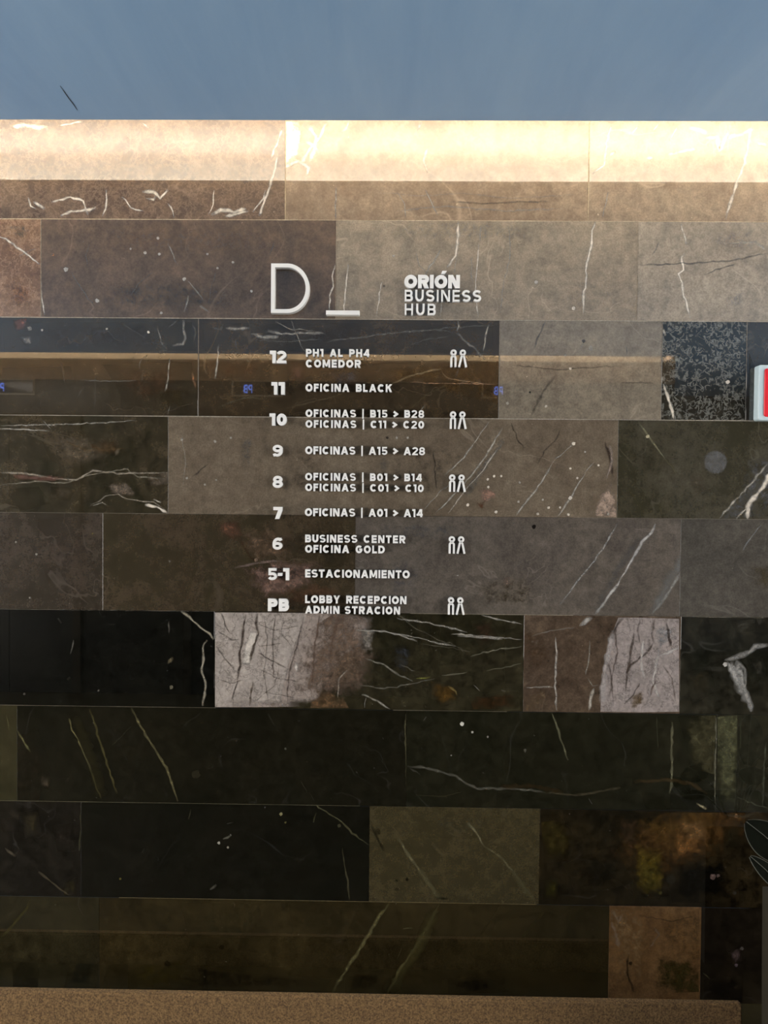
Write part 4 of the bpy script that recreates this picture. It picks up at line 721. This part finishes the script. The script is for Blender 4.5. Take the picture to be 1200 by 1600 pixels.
# ------------------------------------------------------------------ red alarm sign, cut by the right edge
a = at(1184.0, 657, -0.03); c = at(1184.0, 570, -0.03)
sg = empty('alarm_sign', (a.x, -0.0012, a.z)); tag(sg, 'red panel in a pale rounded frame fixed to the black tile', 'sign')
h = c.z-a.z
def round_plate(x0, x1, z0, z1, r, y0, y1, ch):
    b = MB(); rings = []
    for ins, y in ((0, y0), (0, y1+ch), (ch, y1)):
        q = []
        for cx_, cz_, a0 in ((x1-r, z1-r, 0), (x0+r, z1-r, 90), (x0+r, z0+r, 180), (x1-r, z0+r, 270)):
            q += arc(cx_, cz_, r-ins, r-ins, a0, a0+90, 6)
        rings.append(b.add(*[(p[0], y, p[1]) for p in q]))
    b.face(rings[2][::-1]); b.face(rings[0]); n_ = len(rings[0])
    for u, w in zip(rings, rings[1:]):
        for k in range(n_): b.face((u[k], w[k], w[(k+1) % n_], u[(k+1) % n_]))
    return b
round_plate(0, 0.19, 0, h, 0.007, 0, -0.03, 0.003).build('sign_frame', plain('pale_plastic', (196,214,220), 0.35, var=0.02), sg)
round_plate(0.0165, 0.1735, 0.011, h-0.011, 0.008, -0.029, -0.033, 0.0015).build('sign_panel', plain('red_plastic', (226,8,34), 0.35, var=0.02), sg)

# ------------------------------------------------------------------ low fabric plinth at the foot of the wall
def fabric_material():
    n = NT('tan_bouclé'); p = n.obj()
    f = n.noise(p, 210, 5, 0.75); g = n.noise(n.obj(scale=(1, 1, 0.3)), 110, 5, 0.75)
    c = n.mix(n.rng(f, 0.38, 0.62), lin((88,66,38)), lin((170,134,86)))
    c = n.mix(n.rng(g, 0.4, 0.75, 0, 0.5), c, lin((76,52,28)))
    n.set(Base_Color=c, Roughness=0.95); n.bump(n.math('ADD', f, g), 1.0, 0.008); return n.mat
yb = -0.14; zt = at(600, 1551.5, yb).z; xr = at(1159.5, 1580, yb-0.022).x
b = MB(); bm = bmesh.new(); bmesh.ops.create_cube(bm, size=1)
for v in bm.verts: v.co = Vector((v.co.x*(xr+2.2)+(xr-2.2)/2, yb-0.012+v.co.y*0.024, zt/2+v.co.z*zt))
bmesh.ops.bevel(bm, geom=[e for e in bm.edges], offset=0.0045, segments=3, affect='EDGES'); bm.verts.index_update()
b.v = [tuple(v.co) for v in bm.verts]; [b.face([v.index for v in f.verts]) for f in bm.faces]; bm.free()
tag(b.build('fabric_plinth', fabric_material(), None, (0,0,0), smooth=False), 'long low tan fabric covered plinth along the foot of the wall', 'plinth')

# ------------------------------------------------------------------ planter, cut by the right edge
yp = -0.20
pl = at(1190, 1450, yp).x; zt = at(1192, 1385, yp).z
pt = empty('potted_plant', (pl+0.17, yp-0.17, 0)); tag(pt, 'dark olive square planter with broad dark leaves beside the plinth end', 'plant')
b = MB(); t0, t1 = 0.17, 0.170
def ring(r, z, s=1.0): return b.add(*[(sx*r, sy*r, z) for sx, sy in ((-1,-1),(1,-1),(1,1),(-1,1))])
rg = [ring(0.165, 0), ring(0.168, zt*0.5), ring(0.17, zt), ring(0.155, zt), ring(0.155, zt-0.04)]
b.face(rg[0][::-1])
for a, c in zip(rg, rg[1:]):
    for i in range(4): b.face((a[i], a[(i+1) % 4], c[(i+1) % 4], c[i]))
b.build('pot', plain('olive_pot', (36,31,15), 0.8, nscale=25, var=0.2), pt)
b = MB(); q = [(-0.155+0.31*i/6, -0.155+0.31*j/6) for j in range(7) for i in range(7)]
b.add(*[(x, y, zt-0.03+0.008*mnoise.noise(Vector((x*30, y*30, 1)))) for x, y in q])
for j in range(6):
    for i in range(6): k = j*7+i; b.face((k, k+1, k+8, k+7))
b.build('soil', plain('soil', (30,24,16), 0.95, nscale=120, var=0.5, bump=0.8), pt)
M_LEAF = plain('dark_leaf', (14,16,9), 0.8, nscale=12, var=0.25, ior=1.15); M_RIB = plain('leaf_rib', (66,66,56), 0.6)
M_STEM = plain('stem', (40,44,26), 0.6)
def leaf(base, tip, width, nrm):
    base, tip = Vector(base), Vector(tip); d = tip-base; L = d.length; side = d.cross(Vector(nrm)).normalized(); N = 12
    b = MB(); rb = MB(); st = MB()
    for i in range(N+1):
        u = i/N; c = base.lerp(tip, u) + Vector(nrm)*0.10*L*math.sin(math.pi*u); w = width*math.sin(math.pi*min(1, u*0.93+0.05))**0.7
        b.add(*[tuple(c+side*w*o_-Vector(nrm)*abs(o_)*w*0.15) for o_ in (-1,-0.5,0,0.5,1)])
        # pale rim and midrib, thin tubes
        for o_ in (-1, 0, 1):
            e = c+side*w*o_-Vector(nrm)*abs(o_)*w*0.15; r_ = 0.0016
            rb.add(*[tuple(e+side*r_*math.cos(a)+Vector(nrm)*r_*math.sin(a)) for a in (0, 2.09, 4.19)])
    for i in range(N):
        for j in range(4): k = i*5+j; b.face((k, k+1, k+6, k+5))
        for g in range(3):
            for j in range(3): k = i*9+g*3; rb.face((k+j, k+(j+1) % 3, k+9+(j+1) % 3, k+9+j))
    lf = b.build('leaf', M_LEAF, pt, smooth=True); rb.build('leaf_rib', M_RIB, lf, smooth=True)
    s0 = Vector((base.x*0.25, base.y*0.25, zt-0.03)); N = 6; b = MB()
    for i in range(N+1):
        u = i/N; c = s0.lerp(base, u)+Vector((0,0,0.03*math.sin(math.pi*u))); r_ = 0.005*(1-u*0.5)
        b.add(*[(c.x+r_*math.cos(a*math.tau/6), c.y+r_*math.sin(a*math.tau/6), c.z) for a in range(6)])
    for i in range(N):
        for j in range(6): b.face((i*6+j, i*6+(j+1) % 6, i*6+6+(j+1) % 6, i*6+6+j))
    b.build('stem', M_STEM, pt, smooth=True)
o = pt.location
def rel(px, py, y): return at(px, py, y)-o
leaf(rel(1235, 1345, -0.30), rel(1166, 1284, -0.22), 0.050, (0, -0.9, 0.43))
leaf(rel(1225, 1392, -0.33), rel(1172, 1338, -0.30), 0.022, (0.1, -0.9, 0.43))
for k in range(7):
    a = -1.9+k*0.62; Ls = 0.20+0.03*(k % 3)
    bs = (0.06*math.cos(a)+0.05, 0.06*math.sin(a), zt+0.10+0.03*(k % 3)); tp = (bs[0]+Ls*math.cos(a), bs[1]+Ls*0.55*math.sin(a), bs[2]+0.10+0.05*(k % 2))
    leaf(bs, tp, 0.045, (-math.cos(a)*0.5, -math.sin(a)*0.5, 0.86))

# ------------------------------------------------------------------ lift doors and floor displays on the opposite wall
def opp(px, py, y=YB):
    """point on the lift wall whose mirror image in the stone stands at photograph pixel (px, py)"""
    g = at(px, py, 0.0); k = (-y-CAM.y)/(-CAM.y); return Vector((g.x*k, y, CAM.z+(g.z-CAM.z)*k))
DX = opp(387, 608).x-opp(0, 608).x
for i in range(3):
    A, B = opp(365, 617), opp(440, 597); xo = (i-1)*DX
    side = ('left', 'middle', 'right')[i]
    dp = empty('floor_display', ((A.x+B.x)/2+xo, YB, (A.z+B.z)/2)); tag(dp, 'black floor display reading PB in blue, %s one mirrored in the stone' % side, 'display', 'lift floor displays')
    w, h = (B.x-A.x)/2, abs(B.z-A.z)/2
    b = MB(); b.rbox((-w-0.012, 0, -h-0.012), (w+0.012, 0.008, h+0.012), 0.002, 2); b.build('display_frame', M_FRAME, dp)
    b = MB(); b.rbox((-w, 0.004, -h), (w, 0.011, h), 0.001, 2); b.build('display_glass', M_BLACKGLASS, dp)
    P1, P2 = opp(382, 614.5), opp(394.5, 601.5); gx = P2.x-(A.x+B.x)/2; H = P2.z-P1.z
    for ch, off in (('P', 0.0), ('B', 0.56)):
        g = make_glyph(ch, 0.17, H*0.52, H, 0.001, 'lit_digit', dp, 0, mats=[M_BLUE, M_BLUE])
        g.rotation_euler = (0, 0, math.pi); g.location = (gx-off*H*0.98, 0.0115, P1.z-(A.z+B.z)/2)
    dr = empty('lift_door', ((A.x+B.x)/2+xo, YB, 0)); tag(dr, 'dark bronze two-leaf lift door under the %s display' % side, 'door', 'lift doors')
    b = MB(); b.box((-0.56,0,0),(-0.50,0.03,2.16)); b.box((0.50,0,0),(0.56,0.03,2.16)); b.box((-0.50,0,2.10),(0.50,0.03,2.16)); b.build('door_frame', M_BRONZE, dr)
    for s in (-1, 1):
        b = MB(); b.box((min(s*0.003, s*0.498), 0, 0.005), (max(s*0.003, s*0.498), 0.012, 2.098)); b.build('door_leaf', plain('dark_door', (26,24,20), 0.4, 0.5), dr)
